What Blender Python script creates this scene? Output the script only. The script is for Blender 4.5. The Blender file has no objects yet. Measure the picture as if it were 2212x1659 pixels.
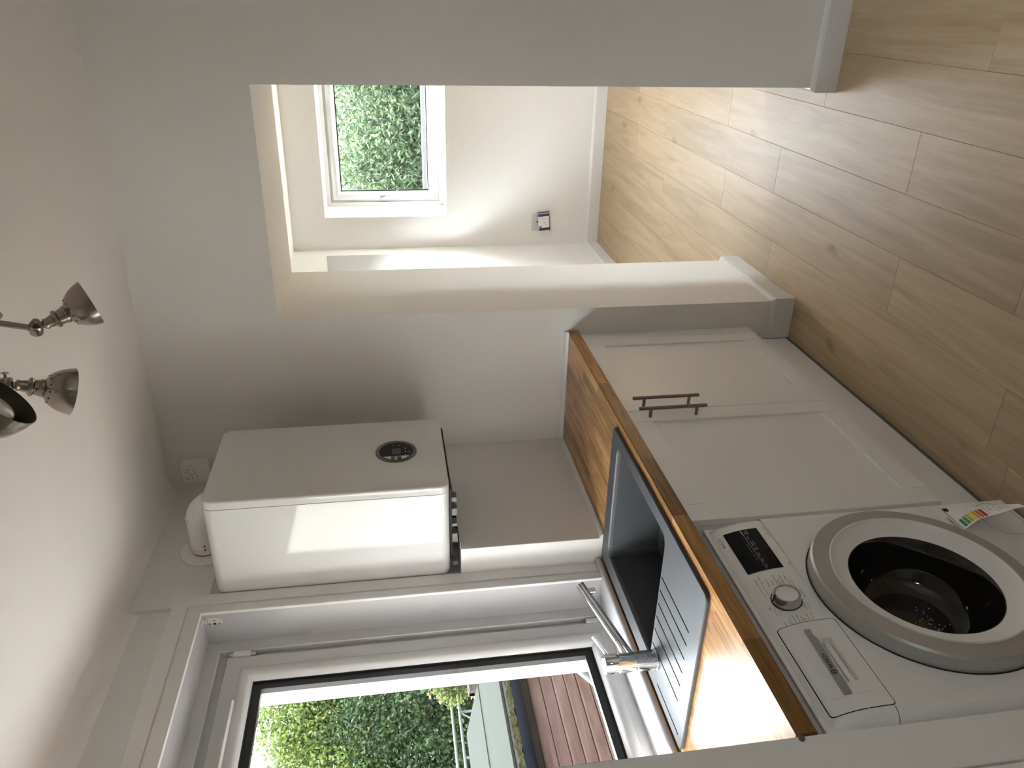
import bpy, bmesh, math, random
from mathutils import Vector, Matrix
random.seed(7)
PI = math.pi
scene = bpy.context.scene
COL = scene.collection

# ------------------------------------------------------------------ camera
cam = bpy.data.cameras.new('camera')
cam.sensor_fit = 'HORIZONTAL'; cam.sensor_width = 36.0
cam.lens = 36.0 * 1685.96 / 2212.0
cam.clip_start = 0.02; cam.clip_end = 300
camo = bpy.data.objects.new('camera', cam); COL.objects.link(camo)
_yaw, _pit, _rol = 0.4683, -0.1475, -0.0506
_fw = Vector((-math.sin(_yaw)*math.cos(_pit), math.cos(_yaw)*math.cos(_pit), math.sin(_pit)))
_r0 = Vector((math.cos(_yaw), math.sin(_yaw), 0)); _u0 = _r0.cross(_fw)
_R = _r0*math.cos(_rol) + _u0*math.sin(_rol); _U = -_r0*math.sin(_rol) + _u0*math.cos(_rol)
_m = Matrix.Identity(4)                       # the phone was held sideways: the picture's left is up
for i in range(3):
    _m[i][0] = -_U[i]; _m[i][1] = _R[i]; _m[i][2] = -_fw[i]
_m[0][3], _m[1][3], _m[2][3] = 1.8166, -2.7188, 1.5794
camo.matrix_world = _m
scene.camera = camo

# ------------------------------------------------------------------ sky, sun, exposure
SKY = 14.0
w = bpy.data.worlds.new('world'); scene.world = w; w.use_nodes = True
w.node_tree.nodes['Background'].inputs[0].default_value = (0.92, 0.97, 1.03, 1)
w.node_tree.nodes['Background'].inputs[1].default_value = SKY
sun = bpy.data.lights.new('sun', 'SUN'); sun.energy = 34.0; sun.angle = math.radians(1.0); sun.color = (1, .95, .89)
suno = bpy.data.objects.new('sun', sun); COL.objects.link(suno)
suno.rotation_euler = Vector((.771, -1.29, -1.259)).to_track_quat('-Z', 'Y').to_euler()
def portal(name, loc, direction, sx, sy):
    l = bpy.data.lights.new(name, 'AREA'); l.shape = 'RECTANGLE'; l.size = sx; l.size_y = sy
    l.cycles.is_portal = True
    o = bpy.data.objects.new(name, l); COL.objects.link(o); o.location = loc
    o.rotation_euler = Vector(direction).to_track_quat('-Z', 'Z').to_euler()
portal('sky_portal', (-.27, -1.43, 1.52), (1, 0, 0), 1.3, 1.3)
portal('sky_portal', (.88, 3.50, 1.59), (0, -1, 0), 1.1, .9)
portal('sky_portal', (-.16, 1.85, 1.59), (1, 0, 0), 2.1, .9)
portal('sky_portal', (3.14, -3.45, 1.55), (-1, 0, 0), .45, .45)
portal('sky_portal', (3.44, 1.15, 1.2), (-1, 0, 0), .36, 1.6)
scene.view_settings.view_transform = 'Standard'; scene.view_settings.look = 'None'
scene.view_settings.exposure = 1.50; scene.view_settings.gamma = 1.0; scene.view_settings.use_curve_mapping = False
scene.cycles.max_bounces = 16; scene.cycles.diffuse_bounces = 10; scene.cycles.glossy_bounces = 5
scene.cycles.transparent_max_bounces = 24; scene.cycles.sample_clamp_indirect = 6.0
scene.cycles.caustics_reflective = False; scene.cycles.caustics_refractive = False

# ------------------------------------------------------------------ materials
MAT = {}
def pm(name, col, rough=.5, metal=0.0, spec=.5, coat=0.0, bump=0.0, bscale=200, var=0.0, vscale=6):
    m = bpy.data.materials.new(name); m.use_nodes = True
    nt = m.node_tree; b = nt.nodes['Principled BSDF']
    b.inputs['Base Color'].default_value = (*col, 1); b.inputs['Roughness'].default_value = rough
    b.inputs['Metallic'].default_value = metal; b.inputs['Specular IOR Level'].default_value = spec
    if coat: b.inputs['Coat Weight'].default_value = coat; b.inputs['Coat Roughness'].default_value = .06
    if var or bump:
        tc = nt.nodes.new('ShaderNodeTexCoord')
    if var:
        n = nt.nodes.new('ShaderNodeTexNoise'); n.inputs['Scale'].default_value = vscale; n.inputs['Detail'].default_value = 5
        nt.links.new(tc.outputs['Object'], n.inputs['Vector'])
        r = nt.nodes.new('ShaderNodeMixRGB'); r.blend_type = 'MIX'
        r.inputs[1].default_value = (*[c*(1-var) for c in col], 1); r.inputs[2].default_value = (*[min(1, c*(1+var)) for c in col], 1)
        nt.links.new(n.outputs['Fac'], r.inputs[0]); nt.links.new(r.outputs[0], b.inputs['Base Color'])
    if bump:
        n2 = nt.nodes.new('ShaderNodeTexNoise'); n2.inputs['Scale'].default_value = bscale; n2.inputs['Detail'].default_value = 3
        nt.links.new(tc.outputs['Object'], n2.inputs['Vector'])
        bp = nt.nodes.new('ShaderNodeBump'); bp.inputs['Strength'].default_value = bump; bp.inputs['Distance'].default_value = .002
        nt.links.new(n2.outputs['Fac'], bp.inputs['Height']); nt.links.new(bp.outputs[0], b.inputs['Normal'])
    MAT[name] = m
    return m
def wood(name, cols, sx, sy, rough, rnd=.5, knots=0.0, spec=.4, fine=1.0, axis='Y', con=.22):
    """grain along local Y (or Z); every piece gets its own tone and its own place in the grain from Object Info"""
    m = bpy.data.materials.new(name); m.use_nodes = True
    nt = m.node_tree; N = nt.nodes; L = nt.links; b = N['Principled BSDF']
    tc = N.new('ShaderNodeTexCoord'); oi = N.new('ShaderNodeObjectInfo')
    mul = N.new('ShaderNodeMath'); mul.operation = 'MULTIPLY'; mul.inputs[1].default_value = 53.7
    L.new(oi.outputs['Random'], mul.inputs[0])
    add = N.new('ShaderNodeVectorMath'); add.operation = 'ADD'
    L.new(tc.outputs['Object'], add.inputs[0]); L.new(mul.outputs[0], add.inputs[1])
    def noise(scale, det, dist, mp):
        mpn = N.new('ShaderNodeMapping'); mpn.inputs['Scale'].default_value = mp
        L.new(add.outputs[0], mpn.inputs[0])
        n = N.new('ShaderNodeTexNoise'); n.inputs['Scale'].default_value = scale; n.inputs['Detail'].default_value = det
        n.inputs['Distortion'].default_value = dist; L.new(mpn.outputs[0], n.inputs['Vector'])
        return n
    v = (sx, sy, sx) if axis == 'Y' else (sx, sx, sy)
    n1 = noise(1.0, 6, 1.6, v); n2 = noise(fine, 4, .2, (v[0]*9, v[1]*5, v[2]*9))
    ramp = N.new('ShaderNodeValToRGB'); cr = ramp.color_ramp
    cr.elements[0].position = .5-con; cr.elements[0].color = (*cols[0], 1)
    cr.elements[1].position = .5+con; cr.elements[1].color = (*cols[2], 1)
    e = cr.elements.new(.5); e.color = (*cols[1], 1)
    mixf = N.new('ShaderNodeMath'); mixf.operation = 'MULTIPLY_ADD'; mixf.inputs[1].default_value = .38
    off = N.new('ShaderNodeMath'); off.operation = 'SUBTRACT'; off.inputs[1].default_value = .19
    L.new(n2.outputs['Fac'], mixf.inputs[0]); L.new(n1.outputs['Fac'], mixf.inputs[2]); L.new(mixf.outputs[0], off.inputs[0])
    L.new(off.outputs[0], ramp.inputs[0])
    hsv = N.new('ShaderNodeHueSaturation')
    tone = N.new('ShaderNodeMapRange'); tone.inputs[3].default_value = 1-rnd*.5; tone.inputs[4].default_value = 1+rnd*.5
    L.new(oi.outputs['Random'], tone.inputs[0]); L.new(tone.outputs[0], hsv.inputs['Value']); L.new(ramp.outputs[0], hsv.inputs['Color'])
    out = hsv.outputs[0]
    if knots:
        mpn = N.new('ShaderNodeMapping'); mpn.inputs['Scale'].default_value = (4.6, 1.9, 4.6) if axis == 'Y' else (4.6, 4.6, 1.9)
        dst = noise(6, 3, 0, (1, 1, 1))
        a2 = N.new('ShaderNodeMixRGB'); a2.blend_type = 'LINEAR_LIGHT'; a2.inputs[0].default_value = .06
        L.new(add.outputs[0], a2.inputs[1]); L.new(dst.outputs['Color'], a2.inputs[2]); L.new(a2.outputs[0], mpn.inputs[0])
        vo = N.new('ShaderNodeTexVoronoi'); vo.inputs['Scale'].default_value = 1.0; L.new(mpn.outputs[0], vo.inputs['Vector'])
        mr = N.new('ShaderNodeMapRange'); mr.inputs[1].default_value = .015; mr.inputs[2].default_value = .13
        mr.inputs[3].default_value = knots; mr.inputs[4].default_value = 0
        L.new(vo.outputs['Distance'], mr.inputs[0])
        mk = N.new('ShaderNodeMixRGB'); mk.inputs[2].default_value = (*[c*.45 for c in cols[0]], 1)
        L.new(mr.outputs[0], mk.inputs[0]); L.new(out, mk.inputs[1]); out = mk.outputs[0]
    L.new(out, b.inputs['Base Color']); b.inputs['Roughness'].default_value = rough; b.inputs['Specular IOR Level'].default_value = spec
    bp = N.new('ShaderNodeBump'); bp.inputs['Strength'].default_value = .12; bp.inputs['Distance'].default_value = .001
    L.new(n2.outputs['Fac'], bp.inputs['Height']); L.new(bp.outputs[0], b.inputs['Normal'])
    MAT[name] = m
    return m
def glass(name, tint=.93, refl=.9):
    m = bpy.data.materials.new(name); m.use_nodes = True
    nt = m.node_tree; nt.nodes.clear()
    o = nt.nodes.new('ShaderNodeOutputMaterial'); mx = nt.nodes.new('ShaderNodeMixShader')
    t = nt.nodes.new('ShaderNodeBsdfTransparent'); t.inputs[0].default_value = (tint*.98, tint, tint*.985, 1)
    g = nt.nodes.new('ShaderNodeBsdfGlossy'); g.inputs['Roughness'].default_value = .01; g.inputs[0].default_value = (refl, refl, refl, 1)
    ge = nt.nodes.new('ShaderNodeNewGeometry'); dt = nt.nodes.new('ShaderNodeVectorMath'); dt.operation = 'DOT_PRODUCT'
    nt.links.new(ge.outputs['Incoming'], dt.inputs[0]); nt.links.new(ge.outputs['Normal'], dt.inputs[1])
    def mth(op, a, b=None):
        n = nt.nodes.new('ShaderNodeMath'); n.operation = op
        for i, v in enumerate((a, b)):
            if v is None: continue
            if isinstance(v, (int, float)): n.inputs[i].default_value = v
            else: nt.links.new(v, n.inputs[i])
        return n.outputs[0]
    fr = mth('MULTIPLY_ADD', mth('POWER', mth('SUBTRACT', 1.0, mth('ABSOLUTE', dt.outputs['Value'])), 5.0), .92)
    fr.node.inputs[2].default_value = .05
    nt.links.new(fr, mx.inputs[0]); nt.links.new(t.outputs[0], mx.inputs[1]); nt.links.new(g.outputs[0], mx.inputs[2])
    nt.links.new(mx.outputs[0], o.inputs[0]); MAT[name] = m
pm('wall_paint', (.72, .708, .693), .75, spec=.25, bump=.06, bscale=420)
pm('ceiling_paint', (.88, .862, .84), .85, spec=.15, bump=.05, bscale=300)
pm('bright_wall', (.74, .735, .72), .75, spec=.25, bump=.05, bscale=420)
pm('jamb_lit', (.84, .832, .82), .75, spec=.25, bump=.05, bscale=420)  # wall paint lightened to stand for the light on the jamb
pm('gloss_white', (.68, .675, .68), .28, spec=.5)
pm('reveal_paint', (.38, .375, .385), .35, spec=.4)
pm('trim_white', (.70, .685, .675), .30, spec=.5, bump=.03, bscale=60)
pm('upvc', (.60, .60, .605), .26, spec=.5)
pm('render_white', (.88, .88, .86), .8, bump=.3, bscale=250)
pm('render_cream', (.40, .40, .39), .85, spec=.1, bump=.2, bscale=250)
pm('cabinet', (.84, .835, .825), .38, spec=.45)
pm('cabinet_inner', (.30, .29, .28), .6)
pm('seal_black', (.012, .013, .014), .35)
pm('black_gloss', (.004, .004, .005), .12, spec=.25)
pm('dark_gap', (.015, .013, .012), .8)
pm('handle_steel', (.26, .23, .21), .30, metal=1.0)
pm('nickel', (.36, .32, .27), .22, metal=1.0, bump=.04, bscale=900)
pm('nickel_dark', (.09, .085, .07), .5, metal=.6)
pm('chrome', (.82, .83, .85), .045, metal=1.0)
pm('bulb_glass', (.55, .54, .56), .2)
pm('sink_grey', (.050, .0525, .056), .45, spec=.36, bump=.10, bscale=1800)
pm('groove_dark', (.018, .018, .020), .5)
pm('appliance_white', (.82, .815, .81), .32, spec=.5)
pm('appliance_grey', (.46, .445, .43), .38, metal=.35)
pm('appliance_rim', (.44, .44, .43), .4, metal=.2)
pm('boiler_white', (.64, .64, .638), .075, spec=.6)
pm('boiler_lid', (.70, .695, .67), .22, spec=.5)
pm('mid_grey', (.11, .11, .105), .4)
pm('logo_grey', (.12, .115, .11), .5)
pm('print_dark', (.10, .10, .10), .6)
pm('print_black', (.01, .01, .01), .5)
pm('print_pale', (.55, .55, .55), .5)
pm('lcd', (.035, .032, .03), .25)
pm('galvanised', (.55, .57, .58), .45, metal=.5)
pm('gate_grey', (.05, .053, .055), .6, spec=.1)
pm('bounce_wall_pale', (.20, .195, .185), .9, spec=.1, var=.2, vscale=4)
pm('valve_grey', (.12, .125, .13), .45)
pm('bracket_grey', (.50, .51, .49), .4)
pm('copper', (.55, .25, .13), .35, metal=1.0)
pm('plastic_white', (.78, .76, .745), .35)
pm('socket_blue', (.03, .045, .10), .4)
pm('brass', (.6, .42, .12), .35, metal=1.0)
pm('paper', (.84, .83, .82), .55)
pm('silver', (.55, .56, .56), .18, metal=.9)
glass('pane_glass')
m = pm('drum_glass', (.012, .010, .008), .05, spec=.6)
for n_, c_ in (('label_a', (0, .22, .06)), ('label_b', (.07, .32, .05)), ('label_c', (.38, .48, .03)), ('label_d', (.80, .70, .02)),
               ('label_e', (.72, .36, .02)), ('label_f', (.60, .11, .03)), ('label_g', (.42, .015, .012))):
    pm(n_, c_, .5)
wood('oak_laminate', ((.30, .21, .125), (.40, .295, .185), (.47, .365, .245)), 13, 1.0, .42, rnd=.16, knots=.62, spec=.35, con=.34, fine=1.5)
wood('oak_worktop', ((.21, .098, .033), (.34, .175, .064), (.43, .24, .098)), 46, 3.2, .27, rnd=.62, knots=0, spec=.20, fine=1.6)
wood('shed_board', ((.050, .029, .024), (.070, .043, .037), (.088, .060, .052)), 9, 1.3, .8, rnd=.28, knots=.6, spec=.05)
wood('fence_wood', ((.014, .011, .010), (.023, .019, .017), (.032, .028, .025)), 12, 1.2, .8, rnd=.2, spec=.05)
wood('red_board', ((.022, .008, .006), (.032, .012, .010), (.04, .017, .013)), 12, 1.2, .8, rnd=.2, spec=.05)
pm('roof_felt', (.0125, .0139, .0110), .9, spec=.05, bump=.4, bscale=90, var=.10, vscale=5)
pm('moss', (.0075, .007, .0018), .95, spec=.05, bump=1, bscale=120, var=.6, vscale=26)
pm('gravel', (.013, .013, .0125), .9, spec=.05, bump=1, bscale=160, var=.4, vscale=60)
pm('gutter_black', (.004, .005, .009), .6, spec=.04)
pm('bounce_slab_pale', (.30, .295, .285), .9, bump=.4, bscale=60, var=.12, vscale=3)
pm('earth', (.055, .06, .025), 1.0, var=.4, vscale=2)
pm('bark', (.075, .062, .045), .9, bump=.6, bscale=40, var=.3)
def leafmat(name, a, b2, c):
    m = bpy.data.materials.new(name); m.use_nodes = True; nt = m.node_tree; N = nt.nodes; L = nt.links
    bs = N['Principled BSDF']; geo = N.new('ShaderNodeNewGeometry'); r = N.new('ShaderNodeValToRGB')
    r.color_ramp.elements[0].color = (*a, 1); r.color_ramp.elements[1].color = (*c, 1); e = r.color_ramp.elements.new(.55); e.color = (*b2, 1)
    L.new(geo.outputs['Random Per Island'], r.inputs[0]); L.new(r.outputs[0], bs.inputs['Base Color'])
    bs.inputs['Roughness'].default_value = .45; bs.inputs['Specular IOR Level'].default_value = .10
    tr = N.new('ShaderNodeBsdfTranslucent'); L.new(r.outputs[0], tr.inputs[0]); mx = N.new('ShaderNodeMixShader'); mx.inputs[0].default_value = .3
    L.new(bs.outputs[0], mx.inputs[1]); L.new(tr.outputs[0], mx.inputs[2]); L.new(mx.outputs[0], N['Material Output'].inputs[0])
    MAT[name] = m
leafmat('leaf_dark', (.0037, .0100, .0030), (.0082, .0185, .0050), (.021, .035, .0088))
leafmat('leaf_yellow', (.016, .031, .007), (.033, .053, .010), (.066, .070, .014))
leafmat('leaf_pale', (.019, .036, .019), (.036, .058, .030), (.068, .092, .043))
leafmat('blossom', (.09, .022, .018), (.12, .05, .036), (.13, .08, .06))

# ------------------------------------------------------------------ helpers
def link(name, bm, mat, parent=None, smooth=False, loc=None):
    me = bpy.data.meshes.new(name)
    bmesh.ops.recalc_face_normals(bm, faces=bm.faces)
    bm.to_mesh(me); bm.free()
    if smooth:
        me.polygons.foreach_set('use_smooth', [True]*len(me.polygons))
        try: me.set_sharp_from_angle(angle=math.radians(38))
        except Exception: pass
    for mm in (mat if isinstance(mat, (list, tuple)) else [mat]): me.materials.append(MAT[mm])
    o = bpy.data.objects.new(name, me); COL.objects.link(o)
    if parent: o.parent = parent
    if loc: o.location = loc
    return o
def empty(name, loc=(0, 0, 0)):
    # things keep world-space meshes; the empty marks the base and holds the inverse for its parts
    o = bpy.data.objects.new(name, None); COL.objects.link(o); o.empty_display_size = .05
    return o
def tag(o, label=None, cat=None, group=None, kind=None):
    if label: o['label'] = label
    if cat: o['category'] = cat
    if group: o['group'] = group
    if kind: o['kind'] = kind
    return o
def thing(name, label, cat, group=None): return tag(empty(name), label, cat, group)
def structure(o): o['kind'] = 'structure'; return o
def box(bm, x0, x1, y0, y1, z0, z1, bev=0.0, seg=2):
    vs = [bm.verts.new((x, y, z)) for x in (x0, x1) for y in (y0, y1) for z in (z0, z1)]
    fs = [bm.faces.new([vs[i] for i in f]) for f in ((0, 1, 3, 2), (4, 6, 7, 5), (0, 4, 5, 1), (2, 3, 7, 6), (0, 2, 6, 4), (1, 5, 7, 3))]
    if bev:
        es = list({e for f in fs for e in f.edges})
        bmesh.ops.bevel(bm, geom=es, offset=bev, segments=seg, affect='EDGES', profile=.6)
    return vs
def nb(): return bmesh.new()
def mkbox(name, dims, mat, parent=None, bev=0.0, seg=2, smooth=False):
    bm = nb(); box(bm, *dims, bev=bev, seg=seg); return link(name, bm, mat, parent, smooth=smooth or bev > 0)
def frame_of(d):
    d = Vector(d).normalized(); a = Vector((0, 0, 1)) if abs(d.z) < .95 else Vector((0, 1, 0))
    u = d.cross(a).normalized(); v = u.cross(d).normalized()   # u x v = d? orientation fixed later by recalc
    return d, u, v
def lathe(bm, origin, axis, prof, n=32, cap0=False, cap1=False, sy=1.0):
    """prof: list of (distance along the axis, radius)"""
    d, u, v = frame_of(axis); o = Vector(origin); rings = []
    for (t, r) in prof:
        if r < 1e-6: rings.append([bm.verts.new(o + d*t)])
        else: rings.append([bm.verts.new(o + d*t + u*r*math.cos(2*PI*k/n) + v*r*sy*math.sin(2*PI*k/n)) for k in range(n)])
    for a, b in zip(rings[:-1], rings[1:]):
        for k in range(n):
            k2 = (k+1) % n
            if len(a) == 1 and len(b) == 1: continue
            if len(a) == 1: bm.faces.new((a[0], b[k], b[k2]))
            elif len(b) == 1: bm.faces.new((a[k], a[k2], b[0]))
            else: bm.faces.new((a[k], a[k2], b[k2], b[k]))
    if cap0 and len(rings[0]) > 1: bm.faces.new(rings[0])
    if cap1 and len(rings[-1]) > 1: bm.faces.new(rings[-1])
def rod(bm, a, b, r, n=16, r2=None):
    a = Vector(a); b = Vector(b); lathe(bm, a, b-a, [(0, r), ((b-a).length, r if r2 is None else r2)], n, True, True)
def tube(bm, pts, r, n=16, caps=True):
    pts = [Vector(p) for p in pts]; rings = []; u = None
    for i, p in enumerate(pts):
        t = (pts[min(i+1, len(pts)-1)] - pts[max(i-1, 0)]).normalized()
        if u is None: _, u, _v = frame_of(t)
        u = (u - t*u.dot(t)).normalized(); v = t.cross(u); rr = r[i] if isinstance(r, (list, tuple)) else r
        rings.append([bm.verts.new(p + u*rr*math.cos(2*PI*k/n) + v*rr*math.sin(2*PI*k/n)) for k in range(n)])
    for a, b in zip(rings[:-1], rings[1:]):
        for k in range(n): bm.faces.new((a[k], a[(k+1) % n], b[(k+1) % n], b[k]))
    if caps: bm.faces.new(rings[0]); bm.faces.new(rings[-1])
def rrect(a0, a1, b0, b1, r, n=5):
    """rounded rectangle as a list of (a, b), counter clockwise"""
    out = []
    for (ca, cb, s) in ((a1-r, b1-r, 0), (a0+r, b1-r, 1), (a0+r, b0+r, 2), (a1-r, b0+r, 3)):
        for k in range(n+1):
            t = (s + k/n)*PI/2; out.append((ca + r*math.cos(t), cb + r*math.sin(t)))
    return out
def loft(bm, rings, close=True, cap0=False, cap1=False):
    """rings: lists of 3-D points of equal length"""
    R = [[bm.verts.new(p) for p in ring] for ring in rings]; n = len(R[0])
    for a, b in zip(R[:-1], R[1:]):
        for k in range(n if close else n-1): bm.faces.new((a[k], a[(k+1) % n], b[(k+1) % n], b[k]))
    if cap0: bm.faces.new(R[0])
    if cap1: bm.faces.new(R[-1])
    return R
def extrude_poly(bm, pts3, vec):
    vec = Vector(vec); A = [Vector(p) for p in pts3]; loft(bm, [A, [p+vec for p in A]], True, True, True)
def fill_loops(bm, loops):
    """planar face with holes; loops are lists of existing verts"""
    es = []
    for lp in loops:
        for i in range(len(lp)):
            e = bm.edges.get((lp[i], lp[(i+1) % len(lp)])) or bm.edges.new((lp[i], lp[(i+1) % len(lp)]))
            es.append(e)
    bmesh.ops.triangle_fill(bm, use_beauty=True, use_dissolve=False, edges=es)
def rect_sweep(bm, a0, a1, b0, b1, prof, place, open_bottom=False):
    """mitred frame: prof = [(inset from the rectangle, depth)], place(a, b, depth) -> point"""
    rings = []
    for ins, d in prof:
        if open_bottom: rings.append([place(a0+ins, b0, d), place(a0+ins, b1-ins, d), place(a1-ins, b1-ins, d), place(a1-ins, b0, d)])
        else: rings.append([place(a0+ins, b0+ins, d), place(a0+ins, b1-ins, d), place(a1-ins, b1-ins, d), place(a1-ins, b0+ins, d)])
    loft(bm, rings, close=not open_bottom)
def text_mesh(body, size, align='LEFT', spacing=1.0):
    cu = bpy.data.curves.new('lettering', 'FONT'); cu.body = body; cu.size = size; cu.align_x = align; cu.resolution_u = 2
    cu.space_character = spacing
    ob = bpy.data.objects.new('lettering', cu); me = bpy.data.meshes.new_from_object(ob)
    data = ([tuple(v.co) for v in me.vertices], [tuple(p.vertices) for p in me.polygons])
    bpy.data.objects.remove(ob); bpy.data.curves.remove(cu); bpy.data.meshes.remove(me)
    return data
def add_text(bm, body, size, place, a, b, align='LEFT', spacing=1.0, sx=1.0, rot=0.0):
    V, F = text_mesh(body, size, align, spacing); c, s = math.cos(rot), math.sin(rot)
    vs = [bm.verts.new(place(a + (x*sx*c - y*s), b + (x*sx*s + y*c))) for x, y, z in V]
    for f in F:
        try: bm.faces.new([vs[i] for i in f])
        except ValueError: pass
def add_poly(bm, pts, place):
    bm.faces.new([bm.verts.new(place(a, b)) for a, b in pts])
def add_line(bm, p, q, wd, place):
    (a, b), (c, d) = p, q; l = math.hypot(c-a, d-b); nx, ny = -(d-b)/l*wd/2, (c-a)/l*wd/2
    add_poly(bm, [(a+nx, b+ny), (c+nx, d+ny), (c-nx, d-ny), (a-nx, b-ny)], place)

# ------------------------------------------------------------------ room dimensions (metres)
XL, XLW = .045, .030            # left wall behind the boiler / beside the window
YT = .5306                      # thickness of the end wall
DX0, DX1, DZ = .7505, 1.5453, 1.989
XR, YB = 2.95, -4.60
FX0, FX1, FY, FZ = .1173, 3.30, 2.968, 2.2603
def zc(y): return 2.4685 - .0195*y

# ---- floor: a base slab and the laminate planks
fl = structure(mkbox('floor', (-.25, 3.45, -4.75, 3.30, -.20, -.009), 'dark_gap'))
PW = .1855; base = .735
joints = {0: -1.12, 1: -.572, 2: .31, 3: -.527, 4: .044}
pl_mat = 'oak_laminate'
k0 = int(math.floor((0.0 - base)/PW)); k1 = int(math.ceil((3.31 - base)/PW))
for k in range(k0, k1):
    x0 = base + k*PW; x1 = x0 + PW
    j = joints.get(k, random.uniform(-1.3, 0)); L = 1.376
    y = j - L*math.ceil((j + 4.62)/L)
    while y < 2.99:
        ya, yb = max(y, -4.62), min(y+L, 2.99)
        if yb - ya > .02:
            g = .0011; bm = nb(); w_, l_ = x1-x0, yb-ya
            lo = [(0, 0, -.009), (w_, 0, -.009), (w_, l_, -.009), (0, l_, -.009)]
            mi = [(0, 0, -.0012), (w_, 0, -.0012), (w_, l_, -.0012), (0, l_, -.0012)]
            hi = [(g, g, 0), (w_-g, g, 0), (w_-g, l_-g, 0), (g, l_-g, 0)]
            loft(bm, [lo, mi, hi], True, False, True)
            link('plank', bm, pl_mat, fl, loc=(x0, ya, 0))
        y += L

# ---- end wall with the doorway (thick), kitchen side at y = 0
bm = nb()
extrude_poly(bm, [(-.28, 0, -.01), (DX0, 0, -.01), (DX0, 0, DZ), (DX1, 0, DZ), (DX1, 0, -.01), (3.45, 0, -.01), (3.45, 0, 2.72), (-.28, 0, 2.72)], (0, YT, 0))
we = structure(link('wall_end', bm, ['wall_paint', 'jamb_lit']))
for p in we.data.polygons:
    if .01 < p.center.y: p.material_index = 1  # doorway and far faces take the lightened colour, as if lit
# ---- left wall of the kitchen around the window (outer skin, inner skin, the boiler wall stands a little proud)
WA0, WA1, WB0, WB1 = -2.10, -.775, .85, 2.2015          # window frame rectangle (y, z)
bm = nb()
def wall_ring(xa, xb, y0, y1, z0, z1, oy0, oy1, oz0, oz1):
    box(bm, xa, xb, y0, oy0, z0, z1); box(bm, xa, xb, oy1, y1, z0, z1)
    box(bm, xa, xb, oy0, oy1, z0, oz0); box(bm, xa, xb, oy0, oy1, oz1, z1)
wall_ring(-.09, XLW, YB, -.675, -.01, 2.66, WA0, WA1+.014, WB0, WB1+.010)
box(bm, -.09, XL, -.675, .0, -.01, 2.66)
box(bm, -.021, XLW, WA0, WA1, WB0, .905)
structure(link('wall_left', bm, 'wall_paint'))
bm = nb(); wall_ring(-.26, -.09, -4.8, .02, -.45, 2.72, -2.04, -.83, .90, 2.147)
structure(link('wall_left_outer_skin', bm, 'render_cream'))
# ---- other kitchen walls (behind the camera): right wall with an opening added for fill light, plain back wall
bm = nb(); wall_ring(XR, XR+.2, YB-.2, .0, -.01, 2.72, -3.78, -3.12, 1.20, 1.88)
structure(link('wall_right', bm, 'wall_paint'))
bm = nb(); box(bm, -.26, XR+.2, YB-.2, YB, -.01, 2.72)
structure(link('wall_front', bm, 'wall_paint'))
# ---- kitchen ceiling, gently out of level, with a soft cove along the left wall
bm = nb()
for (ya, yb) in ((YB-.1, .1),):
    R_ = []
    for y in (ya, yb):
        z = zc(y); prof = [(-.1, z-.06), (XLW-.002, z-.06)]
        for k in range(9):
            t = k/8*PI/2; prof.append((XLW + .075 - .075*math.cos(t), z - .06 + .06*math.sin(t)))
        prof += [(XR+.1, z), (XR+.1, z+.12), (-.1, z+.12)]
        R_.append([(x, y, zz) for x, zz in prof])
    loft(bm, R_, True, True, True)
structure(link('ceiling', bm, 'ceiling_paint', smooth=True))
# ---- far room
structure(mkbox('ceiling_far_room', (-.2, FX1+.15, YT-.0, 3.45, FZ, FZ+.4), 'ceiling_paint'))
FWA0, FWA1, FWB0, FWB1 = .3518, 1.40, 1.150, 2.023
bm = nb()
box(bm, -.2, FWA0, FY, FY+.42, -.01, 2.66); box(bm, FWA1, FX1+.15, FY, FY+.42, -.01, 2.66)
box(bm, FWA0, FWA1, FY, FY+.42, -.01, FWB0); box(bm, FWA0, FWA1, FY, FY+.42, FWB1, 2.66)
structure(link('wall_far', bm, 'bright_wall'))
LWY0, LWY1 = .85, 2.815
bm = nb(); wall_ring(-.16, FX0, YT-.01, FY+.01, -.01, 2.66, LWY0, LWY1, 1.155, 2.022)
structure(link('wall_far_left', bm, 'bright_wall'))
bm = nb(); wall_ring(FX1, FX1+.15, YT-.01, FY+.01, -.01, 2.66, .88, 1.52, .30, 2.05)  # opening for the added side window
structure(link('wall_far_right', bm, 'bright_wall'))
# ---- baseboards
def skirt(name, path, h=.0922, t=.0147, side=1):
    """path of (x, y) along the wall face; the board stands on the left hand of the path"""
    prof = [(0, -.0), (t, -.0), (t, h-.014), (t-.004, h-.006), (.004, h), (0, h)]
    n = len(path); P = [Vector((p[0], p[1])) for p in path]; nor = []
    for i in range(n):
        d1 = (P[i]-P[i-1]).normalized() if i else None; d2 = (P[i+1]-P[i]).normalized() if i < n-1 else None
        n1 = Vector((-d1.y, d1.x)) if d1 else None; n2 = Vector((-d2.y, d2.x)) if d2 else None
        if n1 is None: nor.append(n2)
        elif n2 is None: nor.append(n1)
        else:
            mm = (n1+n2).normalized(); nor.append(mm / mm.dot(n1))
    bm = nb(); loft(bm, [[(P[i].x+nor[i].x*o*side, P[i].y+nor[i].y*o*side, z) for o, z in prof] for i in range(n)], True, True, True)
    return structure(link(name, bm, 'gloss_white'))
skirt('baseboard_end_left', [(.597, 0), (DX0, 0), (DX0, YT), (FX0, YT)], side=-1)
skirt('baseboard_end_right', [(FX1, YT), (DX1, YT), (DX1, 0), (XR, 0)], side=-1)
skirt('baseboard_far', [(FX0, YT+.0147), (FX0, FY), (FX1, FY), (FX1, YT+.0147)], side=-1)
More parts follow.
